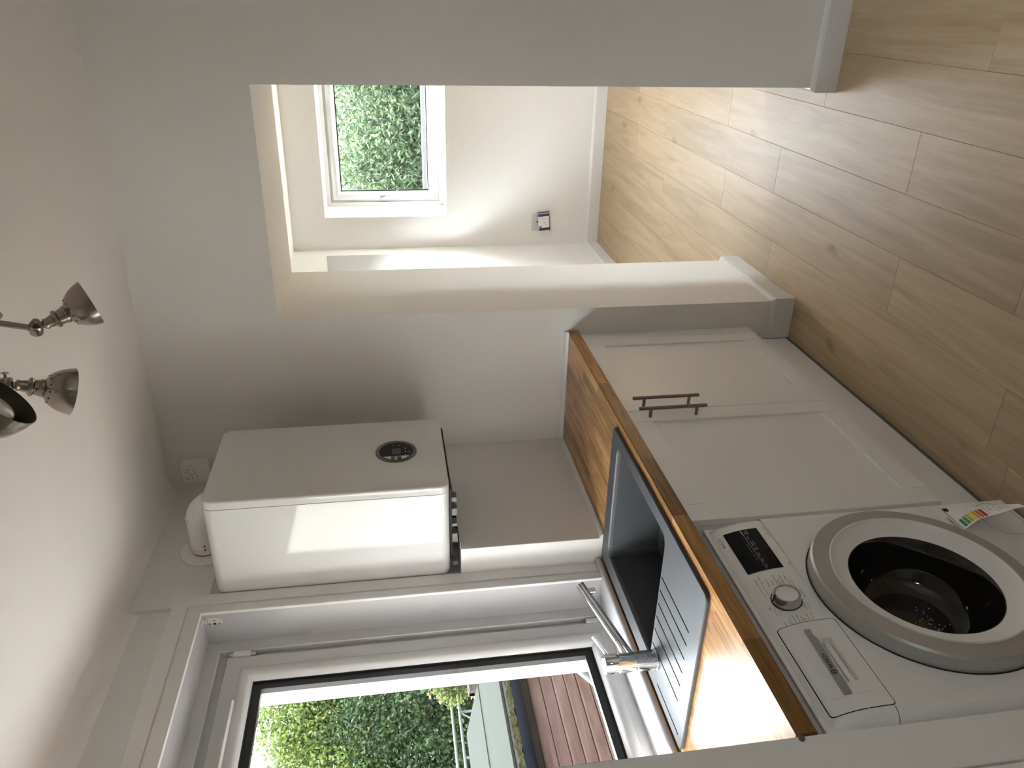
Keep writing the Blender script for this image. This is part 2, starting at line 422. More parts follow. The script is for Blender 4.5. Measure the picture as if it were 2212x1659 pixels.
# ---- pipe boxing under the boiler, corner fillet board above it, quadrant bead round the worktop
bx = structure(mkbox('pipe_boxing', (XL, .181, -.6695, 0, .9125, 1.395), 'wall_paint', bev=.0015, seg=1))
for (y, z) in ((-.625, 1.37), (-.625, .955), (-.03, 1.10)):
    bm = nb(); lathe(bm, (.181, y, z), (1, 0, 0), [(0, .006), (.0012, .005), (.0016, 0)], 14); link('screw_cap', bm, 'trim_white', bx, smooth=True)
def quad_bead(name, a, b, na, up, r=.016):
    bm = nb(); A = Vector(a); B = Vector(b); na = Vector(na); up = Vector(up)
    pr = [na*0+up*0] + [na*r*math.cos(k/6*PI/2) + up*r*math.sin(k/6*PI/2) for k in range(7)]
    loft(bm, [[A+p for p in pr], [B+p for p in pr]], True, True, True)
    return structure(link(name, bm, 'gloss_white', smooth=True))
quad_bead('trim_worktop_end', (.6575, 0, .9113), (.181, 0, .9113), (0, -1, 0), (0, 0, 1))
quad_bead('trim_worktop_boxing', (.181, -.016, .9113), (.181, -.6695, .9113), (1, 0, 0), (0, 0, 1), .014)
# ---- architrave round the kitchen window, window board
bm = nb()
pr = [(.0, .036), (0, .040), (-.003, .045), (-.010, .046), (-.026, .041), (-.043, .0335), (-.050, .031), (-.052, .036), (-.098, .036), (-.101, .033), (-.101, -.01)]
rect_sweep(bm, -2.10, -.765, .937, 2.2065, pr, lambda a, b, d: (XL+d, a, b), open_bottom=True)
structure(link('trim_architrave', bm, 'trim_white', smooth=True))
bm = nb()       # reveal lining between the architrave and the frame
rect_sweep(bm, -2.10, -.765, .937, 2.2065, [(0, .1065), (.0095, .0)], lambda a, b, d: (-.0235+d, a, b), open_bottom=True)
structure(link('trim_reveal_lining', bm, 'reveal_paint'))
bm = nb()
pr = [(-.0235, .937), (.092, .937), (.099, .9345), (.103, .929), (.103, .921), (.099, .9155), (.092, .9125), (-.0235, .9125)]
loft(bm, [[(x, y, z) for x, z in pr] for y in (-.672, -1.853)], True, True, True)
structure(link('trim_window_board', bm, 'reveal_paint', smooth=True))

# ------------------------------------------------------------------ windows
def window(name, a0, a1, b0, b1, place, splits, q=1.0):
    root = structure(empty(name)); S = lambda pr: [(i*q, d) for i, d in pr]
    bm = nb(); rect_sweep(bm, a0, a1, b0, b1, S([(0, -.067), (0, 0), (.041, 0), (.043, -.002), (.043, -.020), (.066, -.020), (.066, -.067), (0, -.067)]), place)
    link('frame', bm, 'upvc', root)
    cells = []; s = [a0+.066*q] + splits + [a1-.066*q]
    for i in range(len(s)-1): cells.append((s[i], s[i+1]))
    for (c0, c1) in cells:
        R4 = (c0+.003, c1-.003, b0+.069*q, b1-.069*q)
        bm = nb(); rect_sweep(bm, *R4, S([(0, -.060), (0, -.002), (.002, 0), (.046, 0), (.047, -.002)]), place)
        sa = link('sash', bm, 'upvc', root)
        bm = nb(); rect_sweep(bm, *R4, S([(.046, -.006), (.046, .001), (.049, .003), (.060, .0025), (.070, -.002), (.078, -.009), (.084, -.017), (.085, -.021)]), place)
        link('glazing_bead', bm, 'upvc', sa, smooth=True)
        bm = nb(); sw = .112 if q == 1 else .096
        rect_sweep(bm, *R4, S([(.080, -.0205), (.088, -.0215), (.088, -.026), (sw, -.0262), (sw, -.046), (.080, -.046)]), place)
        link('glazing_seal', bm, 'seal_black', sa)
        bm = nb(); e = .082*q
        bm.faces.new([bm.verts.new(place(a, b, -.0275)) for a, b in ((R4[0]+e, R4[2]+e), (R4[1]-e, R4[2]+e), (R4[1]-e, R4[3]-e), (R4[0]+e, R4[3]-e))])
        link('glass_pane', bm, 'pane_glass', sa)
    for sp in splits:
        p0 = place(sp-.02, b0+.04, -.06); p1 = place(sp+.02, b1-.04, -.002)
        lo = [min(p0[i], p1[i]) for i in range(3)]; hi = [max(p0[i], p1[i]) for i in range(3)]
        mkbox('mullion', (lo[0], hi[0], lo[1], hi[1], lo[2], hi[2]), 'upvc', root)
    return root
kp = lambda a, b, d: (-.023 + d, a, b)
w1 = window('window_1', WA0, WA1, WB0, WB1, kp, [-1.45])
def small(name, dims, mat, parent, bev=.001): return mkbox(name, dims, mat, parent, bev=bev, seg=1)
small('hinge_cover', (-.036, -.020, -.842, -.822, 2.066, 2.117), 'plastic_white', w1)
small('hinge_arm', (-.036, -.024, -.838, -.826, 2.050, 2.128), 'galvanised', w1, 0)
small('hinge_cover', (-.036, -.021, -.843, -.826, .957, 1.000), 'plastic_white', w1)
small('hinge_arm', (-.036, -.024, -.838, -.828, .945, .957), 'galvanised', w1, 0)
bm = nb(); loft(bm, [[(-.023, y, 2.084), (-.018, y, 2.084), (-.010, y, 2.089), (-.010, y, 2.094), (-.023, y, 2.0975)] for y in (-1.02, -1.34)], True, True, True)
link('trickle_vent', bm, 'upvc', w1)
w2 = window('window_2', FWA0+.0, FWA1, FWB0, FWB1, lambda a, b, d: (a, FY+.326-d, b), [], q=.70)
bm = nb(); box(bm, .405, .425, FY+.316, FY+.328, 1.555, 1.625, bev=.004); hb = link('handle_plate', bm, 'chrome', w2, smooth=True)
bm = nb(); tube(bm, [(.417, FY+.318, 1.60), (.418, FY+.285, 1.598), (.423, FY+.276, 1.588), (.476, FY+.276, 1.492)], [.008, .007, .007, .0065], 12); link('handle_lever', bm, 'chrome', hb, smooth=True)
bm = nb(); box(bm, .72, 1.12, FY+.312, FY+.327, 1.937, 1.949, bev=.003); link('trickle_vent', bm, 'upvc', w2, smooth=True)
w3 = window('window_3', LWY0, LWY1, 1.155, 2.022, lambda a, b, d: (-.075+d, a, b), [1.83])

window('added_window_5', -3.78, -3.12, 1.20, 1.88, lambda a, b, d: (XR+.08-d, a, b), [])  # unseen window added in the right wall as fill light for the kitchen
window('added_window_4', .88, 1.52, .30, 2.05, lambda a, b, d: (FX1+.08-d, a, b), [])  # unseen window added to brighten the far room and the doorway jamb

# ------------------------------------------------------------------ base cabinet under the sink
cab = thing('base_cabinet', 'white shaker sink cabinet with two doors under the oak worktop', 'cabinet')
bm = nb()
box(bm, .06, .624, -1.213, -.004, .17, .188); box(bm, .06, .624, -.075, -.057, .188, .868); box(bm, .06, .624, -1.213, -1.195, .188, .868)
box(bm, .06, .078, -1.195, -.075, .188, .868)
link('carcass', bm, 'cabinet', cab)
mkbox('filler_strip', (.61, .6450, -.0535, -.0015, .17, .8685), 'cabinet', cab, bev=.001, seg=1)
pli = mkbox('plinth', (.575, .5945, -1.214, -.0155, .009, .169), 'cabinet', cab)
mkbox('plinth_seal', (.572, .598, -1.214, -.0155, .0005, .010), 'mid_grey', pli)
def shaker_door(y0, y1, z0, z1, joint_ends):
    st = .068; t0, t1 = .6265, .6455
    bm = nb(); g = .0006
    box(bm, t0, t1-.0075, y0+st-.004, y1-st+.004, z0+st-.004, z1-st+.004)
    d = link('door', bm, 'cabinet', cab)
    for (a, b) in ((y0, y0+st), (y1-st, y1)):
        mkbox('stile', (t0, t1, a, b, z0, z1), 'cabinet', d, bev=.0012, seg=1)
    for (a, b) in ((z0, z0+st), (z1-st, z1)):
        mkbox('rail', (t0, t1, y0+st+g, y1-st-g, a, b), 'cabinet', d, bev=.0012, seg=1)
    return d
def bar_handle(d, y):
    bm = nb(); ex = .677
    lathe(bm, (ex, y, .618), (0, 0, 1), [(0, 0), (0, .0045), (.001, .0058), (.219, .0058), (.220, .0045), (.220, 0)], 18)
    for z in (.650, .800):
        lathe(bm, (.6457, y, z), (1, 0, 0), [(0, .005), (ex-.6457, .005)], 14)
    link('handle', bm, 'handle_steel', d, smooth=True)
dr = shaker_door(-.635, -.0565, .172, .867, 0); bar_handle(dr, -.610)
dl = shaker_door(-1.2135, -.6375, .172, .867, 0); bar_handle(dl, -.680)

# ------------------------------------------------------------------ worktop: oak staves
wt = thing('worktop', 'oiled oak block worktop running below the window from end wall to tall cabinet', 'worktop')
SX0, SX1, SY0, SY1 = .145, .612, -1.452, -.712          # cut out for the sink
nrow = 15; x_lo, x_hi = .052, .6575; rw = (x_hi-x_lo)/nrow
for i in range(nrow):
    x0 = x_lo + i*rw; x1 = x0 + rw; y = -1.853 - random.uniform(.0, .35)
    while y < -.001:
        ln = random.uniform(.26, .50); ya, yb = max(y, -1.853), min(y+ln, -.001); y += ln
        if -.001 - yb < .06: yb = -.001; y = 0
        if yb-ya < .004: continue
        segs = [(ya, yb)]
        if x1 > SX0+.001 and x0 < SX1-.001:
            segs = [s for s in ((ya, min(yb, SY0)), (max(ya, SY1), yb)) if s[1]-s[0] > .002]
        for (a, b) in segs:
            xa, xb = x0, x1
            bm = nb(); last = i == nrow-1
            box(bm, 0, xb-xa, 0, b-a, 0, .0415)
            if last:
                es = [e for e in bm.edges if all(v.co.x > xb-xa-1e-5 for v in e.verts) and abs(e.verts[0].co.z-e.verts[1].co.z) < 1e-6]
                bmesh.ops.bevel(bm, geom=es, offset=.0025, segments=2, affect='EDGES')
            link('stave', bm, 'oak_worktop', wt, loc=(xa, a, .8697))

# ------------------------------------------------------------------ sink
sk = thing('sink', 'dark grey composite inset sink with grooved drainer in the oak worktop', 'sink')
bm = nb(); zt = .9215
outer = rrect(.128, .627, -1.466, -.694, .016, 4)
OV = [bm.verts.new((x, y, zt)) for x, y in outer]
bowl = rrect(.182, .590, -1.203, -.750, .030, 5)
BV = [bm.verts.new((x, y, zt)) for x, y in bowl]
slots = [(.469, -1.409, -1.2085), (.426, -1.409, -1.2085), (.381, -1.409, -1.2085), (.337, -1.409, -1.2085), (.293, -1.409, -1.2085), (.242, -1.409, -1.2085), (.157, -1.440, -1.275)]
SV = []
for (x, y0, y1) in slots:
    SV.append([bm.verts.new((a, b, zt)) for a, b in rrect(x-.0028, x+.0028, y0, y1, .0026, 2)])
fill_loops(bm, [OV, BV] + SV)
def skirt_down(loop, offs):
    prev = loop
    for dz, sh in offs:
        cx = sum(v.co.x for v in loop)/len(loop); cy = sum(v.co.y for v in loop)/len(loop)
        nxt = [bm.verts.new((v.co.x + (sh if v.co.x < cx else -sh), v.co.y + (sh if v.co.y < cy else -sh), zt-dz)) for v in loop]
        n = len(loop)
        for k in range(n): bm.faces.new((prev[k], prev[(k+1) % n], nxt[(k+1) % n], nxt[k]))
        prev = nxt
    return prev
skirt_down(OV, [(.003, -.0015), (.0098, -.0015)])
bf = skirt_down(BV, [(.004, .003), (.012, .005), (.165, .016), (.178, .026), (.182, .045)])
bm.faces.new(bf)
for s_ in SV:
    e = skirt_down(s_, [(.004, .0)]); f = bm.faces.new(e)
so = link('sink_body', bm, ['sink_grey', 'groove_dark'], sk)
for p in so.data.polygons:
    c = p.center
    if c.z < zt-.001 and c.z > zt-.0045 and any(abs(c.x-s_[0]) < .004 and s_[1]-.002 < c.y < s_[2]+.002 for s_ in slots): p.material_index = 1
bm = nb(); lathe(bm, (.386, -.98, zt-.1815), (0, 0, 1), [(0, .045), (.002, .043), (.0025, .036), (-.0, .030), (0, 0)], 28); link('waste', bm, 'chrome', sk, smooth=True)
bm = nb(); bm.faces.new([bm.verts.new((x, y, zt+.0004)) for x, y in ((.372, -1.452), (.398, -1.450), (.394, -1.436), (.370, -1.438))]); link('sticker', bm, 'paper', sk)

# ------------------------------------------------------------------ tap
tp = thing('tap', 'chrome single lever mixer tap with straight angled spout at the back of the sink', 'tap')
bm = nb(); tx, ty = .2175, -1.247; b0 = zt+.0005
lathe(bm, (tx, ty, b0), (0, 0, 1), [(0, 0), (0, .0285), (.004, .0285), (.005, .0262), (.056, .0262), (.0570, .0248), (.0585, .0248), (.0595, .0262), (.105, .0262), (.106, .0248), (.1075, .0248), (.1085, .0262), (.142, .0262), (.1445, .0245), (.1448, 0)], 40)
link('body', bm, 'chrome', tp, smooth=True)
sdir = Vector((.345-tx, -1.07-ty, 1.100-.985)); s0 = Vector((tx, ty, .985)); s1 = s0 + sdir
bm = nb(); sd = sdir.normalized()
lathe(bm, s0+sd*.015, sd, [(0, .0132), (sdir.length-.016, .0118), (sdir.length-.014, .0108), (sdir.length-.014, 0)], 24); spo = link('spout', bm, 'chrome', tp, smooth=True)
bm = nb(); pz = s1 - sd*.024; lathe(bm, pz-Vector((0, 0, .004)), (0, 0, -1), [(0, .0088), (.024, .0088), (.025, .0075), (.024, 0)], 20); link('aerator', bm, 'chrome', spo, smooth=True)
bm = nb(); hd = Vector((sdir.x, sdir.y, 0)).normalized()
rod(bm, Vector((tx, ty, 1.052))+hd*.020, Vector((tx, ty, 1.052))+hd*.020+Vector((hd.x*.055, hd.y*.055, .034)), .0042, 14); link('lever', bm, 'chrome', tp, smooth=True)

# ------------------------------------------------------------------ washing machine
wm = thing('washing_machine', 'white front loading washing machine with grey door ring under the worktop', 'washing machine')
WX, Y0, Y1, ZS = .645, -1.8360, -1.2184, .6904
bm = nb()
ring = rrect(Y0, Y1, .012, ZS, .004, 2)
def yz(x, ins, r): return [(x, a, b) for a, b in [(min(max(y, Y0+ins), Y1-ins), z) for y, z in ring]]
box(bm, .075, WX-.120, Y0, Y1, .012, .832, bev=.004, seg=1)
for a_, b_ in ((Y0, Y0+.004), (Y1-.004, Y1)): box(bm, WX-.121, WX-.028, a_, b_, .012, .690)
box(bm, WX-.121, WX-.028, Y0, Y1, .680, .832)
bo = link('body', bm, 'appliance_white', wm, smooth=True)
bm = nb()       # front panel with soft vertical edges
pr = []
for k in range(7): t = k/6*PI/2; pr.append((WX-.022+.022*math.sin(t), Y1-.012+.012*math.cos(t)))
for k in range(7): t = PI/2 - k/6*PI/2; pr.append((WX-.030+.030*math.sin(t), Y0+.024-.024*math.cos(t)))
ia, ib = [i for i, q in enumerate(pr) if abs(q[0]-WX) < 1e-6]
for part in (pr[:ia+1], pr[ib:]): loft(bm, [[(x, y, z) for x, y in part] for z in (.010, ZS-.001)], False)
OV = [bm.verts.new((WX, pr[ia][1], .010)), bm.verts.new((WX, pr[ib][1], .010)), bm.verts.new((WX, pr[ib][1], ZS-.001)), bm.verts.new((WX, pr[ia][1], ZS-.001))]
HV = [bm.verts.new((WX, -1.520+.215*math.cos(2*PI*k/48), .437+.215*math.sin(2*PI*k/48))) for k in range(48)]
fill_loops(bm, [OV, HV]); bmesh.ops.remove_doubles(bm, verts=bm.verts, dist=1e-5)
link('front_panel', bm, 'appliance_white', wm, smooth=True)
for y in (Y0+.05, Y1-.05):
    for x in (.14, .58):
        bm = nb(); lathe(bm, (x, y, .0005), (0, 0, 1), [(0, .0), (0, .02), (.008, .02), (.012, .008)], 14); link('foot', bm, 'mid_grey', wm, smooth=True)
PP = [(.6449, ZS), (.6448, .712), (.6436, .740), (.6395, .768), (.6320, .797), (.6235, .815), (.6120, .829), (.5950, .840), (.5700, .846), (.5200, .848)]
def px(z):
    for (xa, za), (xb, zb) in zip(PP[:-1], PP[1:]):
        if z <= zb: return xa + (xb-xa)*(z-za)/(zb-za)
    return PP[-1][0]
H = (-1.7440, -1.6300, .7215, .7520)      # finger hole of the detergent drawer
rows = [(Y1-f_, dxx) for f_, dxx in ((0.0, -.026), (.004, -.010), (.012, -.002), (.022, 0))] + [(H[1], 0), (H[0], 0)] + [(Y0+f_, dxx) for f_, dxx in ((.026, 0), (.014, -.003), (.005, -.012), (0, -.028))]
pz_ = sorted([z for x, z in PP] + [H[2], H[3]])
bm = nb(); g = [[bm.verts.new((px(z)+dxx, y, z)) for z in pz_] for y, dxx in rows]
for i in range(len(rows)-1):
    for j in range(len(pz_)-1):
        if i == 4 and H[2]-1e-6 <= pz_[j] < H[3]-1e-6: continue
        bm.faces.new((g[i][j], g[i+1][j], g[i+1][j+1], g[i][j+1]))
pan = link('control_panel', bm, 'appliance_white', wm, smooth=True)
mkbox('worktop_lid', (.10, .535, Y0+.002, Y1-.002, .830, .848), 'appliance_white', wm, bev=.004)
pl = lambda e: (lambda a, b: (px(b)+e, a, b))
def patch(bm, a0, a1, b0, b1, e, r=0, nb_=8):
    """a patch that follows the curved panel"""
    if r:
        R0 = rrect(a0, a1, b0, b1, r, 3); vs = [bm.verts.new((px(b)+e, a, b)) for a, b in R0]; bm.faces.new(vs); return
    g = [[bm.verts.new((px(b0+(b1-b0)*j/nb_)+e, a, b0+(b1-b0)*j/nb_)) for j in range(nb_+1)] for a in (a0, a1)]
    for j in range(nb_): bm.faces.new((g[0][j], g[1][j], g[1][j+1], g[0][j+1]))
bm = nb(); patch(bm, -1.4105, -1.262, .7145, .800, .0012); dis = link('display', bm, 'black_gloss', pan)
bm = nb(); P_ = pl(.0018)
add_line(bm, (-1.408, .7545), (-1.264, .7575), .0008, P_); add_line(bm, (-1.283, .7572), (-1.264, .7577), .0022, P_)
for i, s in enumerate(('Start\nReload', 'Child', 'Ready in\nSpeed', 'Easy\nrpm', 'Temp', 'Clean', '3 sec')):
    add_text(bm, s, .0055, P_, -1.275 - i*.0205, .7490, 'CENTER')
for i in range(5): add_line(bm, (-1.375+i*.013, .7625), (-1.366+i*.013, .7627), .0008, P_)
tag(link('display_print', bm, 'print_pale', dis), kind='stuff')
bm = nb(); P_ = pl(.0010)
add_text(bm, 'Serie | 4', .0105, P_, -1.306, .8085, 'LEFT')
add_text(bm, 'EcoSilence Drive', .0060, P_, -1.300, .6945, 'LEFT')
add_text(bm, '8 kg', .0062, P_, -1.406, .6945, 'LEFT')
KY, KZ, KR = -1.5105, .7565, .036
right = [('Cottons', .0375), ('Eco 40-60', .0275), ('Easy Care', .0165), ('Wool', .0065), ('Super Quick\n15\'/30\'', -.0035), ('Mixed Load', -.017), ('Rinse', -.028)]
for s, dz in right: add_text(bm, s, .0062, P_, KY + KR + .012 + (.012 if abs(dz) > .02 else 0), KZ+dz-.002, 'LEFT')
left = [('Shirts', .0330), ('Jeans/\nDark Wash', .0245), ('Waterproofs', .0120), ('Down Wear', .0030), ('Delicates/\nSilk', -.0050), ('Drum Clean', -.0185), ('Hygiene Plus', -.0285)]
for s, dz in left: add_text(bm, s, .0047, P_, -1.5785, KZ+dz-.002, 'LEFT', sx=.88)
add_text(bm, 'Off', .0062, P_, KY-.013, KZ+.040, 'CENTER'); add_text(bm, 'Spin/Drain', .0062, P_, KY+.012, KZ-.0445, 'CENTER')
for sgn, ln in ((1, .058), (-1, .050)):
    for dz, q in ((.0375, .020), (.0290, .027), (-.030, .024), (-.037, .018)):
        add_line(bm, (KY+sgn*q, KZ+dz), (KY+sgn*(ln if sgn > 0 else .038), KZ+dz), .0006, P_); add_line(bm, (KY+sgn*q, KZ+dz), (KY+sgn*q*.85, KZ+dz*.90), .0006, P_)
tag(link('panel_print', bm, 'print_dark', pan), kind='stuff')
# programme knob
bm = nb(); kn = Vector((1, 0, .10)).normalized(); ko = Vector((px(KZ)-.002, KY, KZ))
lathe(bm, ko, kn, [(0, .0335), (.003, .0335), (.003, .0)], 40); kb = link('knob_base', bm, 'seal_black', pan, smooth=True)
bm = nb(); lathe(bm, ko+kn*.003, kn, [(0, .0318), (.016, .0290), (.0185, .0280), (.0185, .0245), (.0165, .0235)], 40); link('knob_ring', bm, 'silver', kb, smooth=True)
bm = nb(); lathe(bm, ko+kn*.003, kn, [(.0165, .0238), (.0172, .012), (.0174, 0)], 36); link('knob_cap', bm, 'appliance_white', kb, smooth=True)
bm = nb(); box(bm, 0, .0165, -.0012, .0012, .0285, .0325); bmesh.ops.translate(bm, verts=bm.verts, vec=ko+kn*.003); link('knob_mark', bm, 'print_black', kb)
# detergent drawer
def ring_quads(bm, o, h, e, r):
    zs = sorted([o[2], o[2]+r*.12, o[2]+r*.45, o[2]+r, h[2], h[3]] + [h[3]+(o[3]-r-h[3])*k/4 for k in range(1, 4)] + [o[3]-r, o[3]-r*.45, o[3]-r*.12, o[3]])
    def dy(z):
        q = max(o[2]+r-z, z-(o[3]-r), 0); return r - math.sqrt(max(0, r*r-q*q))
    g = [[bm.verts.new((px(z)+e, y+sg*dy(z), z)) for z in zs] for y, sg in ((o[0], 1), (h[0], 0), (h[1], 0), (o[1], -1))]
    for i in range(3):
        for j in range(len(zs)-1):
            if i == 1 and h[2]-1e-6 <= zs[j] < h[3]-1e-6: continue
            bm.faces.new((g[i][j], g[i+1][j], g[i+1][j+1], g[i][j+1]))
bm = nb(); ring_quads(bm, (-1.8085, -1.5800, .6838, .8125), H, .0007, .008); link('drawer_gap', bm, 'print_black', pan)
bm = nb(); ring_quads(bm, (-1.8068, -1.5818, .6856, .8108), H, .0013, .007)
drw = link('detergent_drawer', bm, 'appliance_white', pan)
bm = nb()
A_ = [(px(z)+.0013, y, z) for y, z in ((H[0], H[2]), (H[1], H[2]), (H[1], H[3]), (H[0], H[3]))]
B_ = [(p[0]-.016, p[1]+(.003 if p[1] < -1.69 else -.003), p[2]) for p in A_]; loft(bm, [A_, B_], True, False, True); link('finger_recess', bm, 'appliance_white', drw)
bm = nb(); patch(bm, -1.7405, -1.6335, .7245, .7360, -.0085); link('recess_floor', bm, 'appliance_white', drw)
bm = nb()
pts = [(-1.772, .7535), (-1.635, .7500), (-1.622, .7535), (-1.6045, .7520), (-1.6045, .7655), (-1.772, .7695)]
loft(bm, [[(px(b)+.0015, a, b) for a, b in pts], [(px(b)+.0050, a, b) for a, b in pts]], True, False, True); hb_ = link('drawer_handle', bm, 'silver', drw)
bm = nb(); mk = pl(.0054)
add_text(bm, 'BOSCH', .0108, mk, -1.7090, .7565, 'LEFT', spacing=1.02, sx=1.05)
cy_, cz_ = -1.7185, .7612
for k in range(24):
    a, b = 2*PI*k/24, 2*PI*(k+1)/24
    add_poly(bm, [(cy_+.0060*math.cos(a), cz_+.0060*math.sin(a)), (cy_+.0060*math.cos(b), cz_+.0060*math.sin(b)), (cy_+.0050*math.cos(b), cz_+.0050*math.sin(b)), (cy_+.0050*math.cos(a), cz_+.0050*math.sin(a))], mk)
for sg in (1, -1): add_line(bm, (cy_+sg*.0022, cz_-.0042), (cy_+sg*.0022, cz_+.0042), .0011, mk)
add_line(bm, (cy_-.0022, cz_), (cy_+.0022, cz_), .0012, mk)
link('brand_lettering', bm, 'print_black', hb_)
bm = nb()
for q in (((-1.612, .712), (-1.612, .795)), ((-1.772, .716), (-1.774, .7525)), ((-1.774, .770), (-1.774, .799))): add_line(bm, q[0], q[1], .0007, pl(.0019))
tag(link('drawer_edge_lines', bm, 'print_pale', drw), kind='stuff')
# door: rim, grey ring, white dish, dark bowl glass
DC = Vector((0, -1.520, .437))
def door_lathe(name, prof, mat, parent, n=72):
    bm = nb(); lathe(bm, (WX, DC.y, DC.z), (1, 0, 0), prof, n); return link(name, bm, mat, parent, smooth=True)
door_ = door_lathe('door', [(-.004, .244), (.000, .2455), (.020, .2455), (.0335, .2448)], 'appliance_rim', wm)
door_lathe('door_gap', [(.001, .2490), (.0015, .2440), (.006, .2440)], 'print_black', door_)
door_lathe('door_ring', [(.0335, .2448), (.0385, .2405), (.0402, .2072), (.0380, .2060)], 'appliance_grey', door_)
door_lathe('door_dish', [(.0380, .2060), (.0425, .2050), (.0425, .2018), (.0360, .1980), (.0260, .180), (.0215, .168), (.0205, .1605)], 'appliance_white', door_)
bm = nb(); lathe(bm, (WX, DC.y, DC.z), (1, 0, 0), [(.0205, .1605), (.0195, .158), (.012, .154), (-.030, .143), (-.075, .128), (-.088, .112), (-.094, .080), (-.096, 0)], 64)
link('door_glass', bm, 'drum_glass', door_, smooth=True)
bm = nb(); rr_ = random.Random(5)
for k in range(64):
    y_, z_ = rr_.gauss(-.045, .035), rr_.gauss(-.045, .018)
    if k < 18: y_, z_ = -.060+.011*math.cos(k*2.4)*(k/18)**.5*1.4, -.030+.011*math.sin(k*2.4)*(k/18)**.5*1.4
    lathe(bm, (WX-.0935, DC.y+y_, DC.z+z_), (1, 0, 0), [(0, .0016), (.0006, .0012), (.0006, 0)], 6)
tag(link('drum_holes', bm, 'print_pale', door_), kind='stuff')
for z_, y_ in ((-.185, -.155), (-.222, -.095)):
    a_ = math.atan2(z_, y_); bm = nb(); c, s = math.cos(a_), math.sin(a_)
    t = Vector((0, -s, c)); r_ = Vector((0, c, s)); o_ = Vector((WX, DC.y, DC.z)) + r_*.2462
    vs = [o_ + t*q + Vector((xx, 0, 0)) for q, xx in ((-.010, .004), (.010, .004), (.010, .026), (-.010, .026))]
    bm.faces.new([bm.verts.new(v) for v in vs]); link('door_notch', bm, 'print_black', door_)
bm = nb()       # pump flap
FL = [(WX+.0008, y, z) for y, z in rrect(-1.370, -1.238, .020, .120, .05, 6)]; FL2 = [(WX+.0008, DC.y*0 + (-1.304)+(y+1.304)*.985, .070+(z-.070)*.98) for x, y, z in FL]
loft(bm, [FL, FL2], True); link('pump_flap_line', bm, 'print_dark', wm)

# energy label hanging off the machine's front, its lower part curling away
lab = thing('energy_label', 'curled white energy label with coloured rating arrows on the washing machine', 'label')
ROW = [  # (right edge point, left edge point) from the top of the sheet down
    ((.647, -1.245, .234), (.6491, -1.3404, .2300)), ((.648, -1.247, .194), (.6537, -1.3418, .2000)),
    ((.650, -1.251, .167), (.6704, -1.3419, .1850)), ((.653, -1.257, .142), (.6823, -1.3429, .1715)),
    ((.658, -1.264, .119), (.6903, -1.3466, .1557)), ((.668, -1.276, .091), (.7035, -1.3541, .1342)),
    ((.685, -1.298, .075), (.7257, -1.3714, .1215)), ((.705, -1.325, .057), (.7488, -1.3920, .1101))]
ROWS = [0, .18, .30, .42, .54, .68, .83, 1.0]
def lp(s, t, e=0.0):
    """s: 0 top .. 1 bottom, t: 0 right .. 1 left"""
    i = max(k for k in range(len(ROW)-1) if s >= ROWS[k]-1e-9); q = (s-ROWS[i])/(ROWS[i+1]-ROWS[i])
    a = Vector(ROW[i][0]).lerp(Vector(ROW[i+1][0]), q); b = Vector(ROW[i][1]).lerp(Vector(ROW[i+1][1]), q)
    p = a.lerp(b, t)
    if e:
        du = Vector(ROW[i+1][0])-Vector(ROW[i][0]); dv = b-a; n = du.cross(dv).normalized()
        if n.x < 0: n = -n
        p += n*e
    return p
bm = nb(); NS, NT = 28, 6
g = [[bm.verts.new(lp(i/NS, j/NT)) for j in range(NT+1)] for i in range(NS+1)]
for i in range(NS):
    for j in range(NT): bm.faces.new((g[i][j], g[i][j+1], g[i+1][j+1], g[i+1][j]))
link('label_sheet', bm, 'paper', lab, smooth=True)
for k in range(7):
    s0_ = .200 + k*.054; s1_ = s0_+.042; wdt = .30 + k*.055
    bm = nb(); cols_ = []
    for i in range(3):
        ss = s0_ + (s1_-s0_)*i/2; tip = wdt + (.045 if i == 1 else 0)
        cols_.append([bm.verts.new(lp(ss, .95 - tip*q/4, .0006)) for q in range(5)])
    for i in range(2):
        for q in range(4): bm.faces.new((cols_[i][q], cols_[i][q+1], cols_[i+1][q+1], cols_[i+1][q]))
    link('rating_arrow', bm, 'label_'+'abcdefg'[k], lab)
def lplace(a, b): return lp(min(max(b, 0), 1), min(max(a, -.02), 1.02), .0007)
bm = nb()
add_text(bm, 'ENERG', 1, lambda a, b: lplace(.92 - a*.155, .120 - b*.065), 0, 0)
add_line(bm, (.98, .150), (.02, .150), .005, lplace)
add_poly(bm, [(.02, .158), (.02, .215), (.15, .215), (.20, .187), (.15, .158)], lplace)
add_text(bm, '46', 1, lambda a, b: lplace(.52 - a*.14, .665 - b*.06), 0, 0)
add_line(bm, (.90, .60), (.10, .60), .004, lplace)
add_text(bm, 'kWh', 1, lambda a, b: lplace(.26 - a*.06, .655 - b*.035), 0, 0)
add_line(bm, (.90, .71), (.10, .71), .004, lplace)
for t0_ in (.70, .42):
    for (p, q) in (((t0_, .76), (t0_-.16, .76)), ((t0_-.16, .76), (t0_-.16, .83)), ((t0_-.16, .83), (t0_, .83)), ((t0_, .83), (t0_, .76))): add_line(bm, p, q, .006, lplace)
tag(link('label_print', bm, 'print_black', lab), kind='stuff')

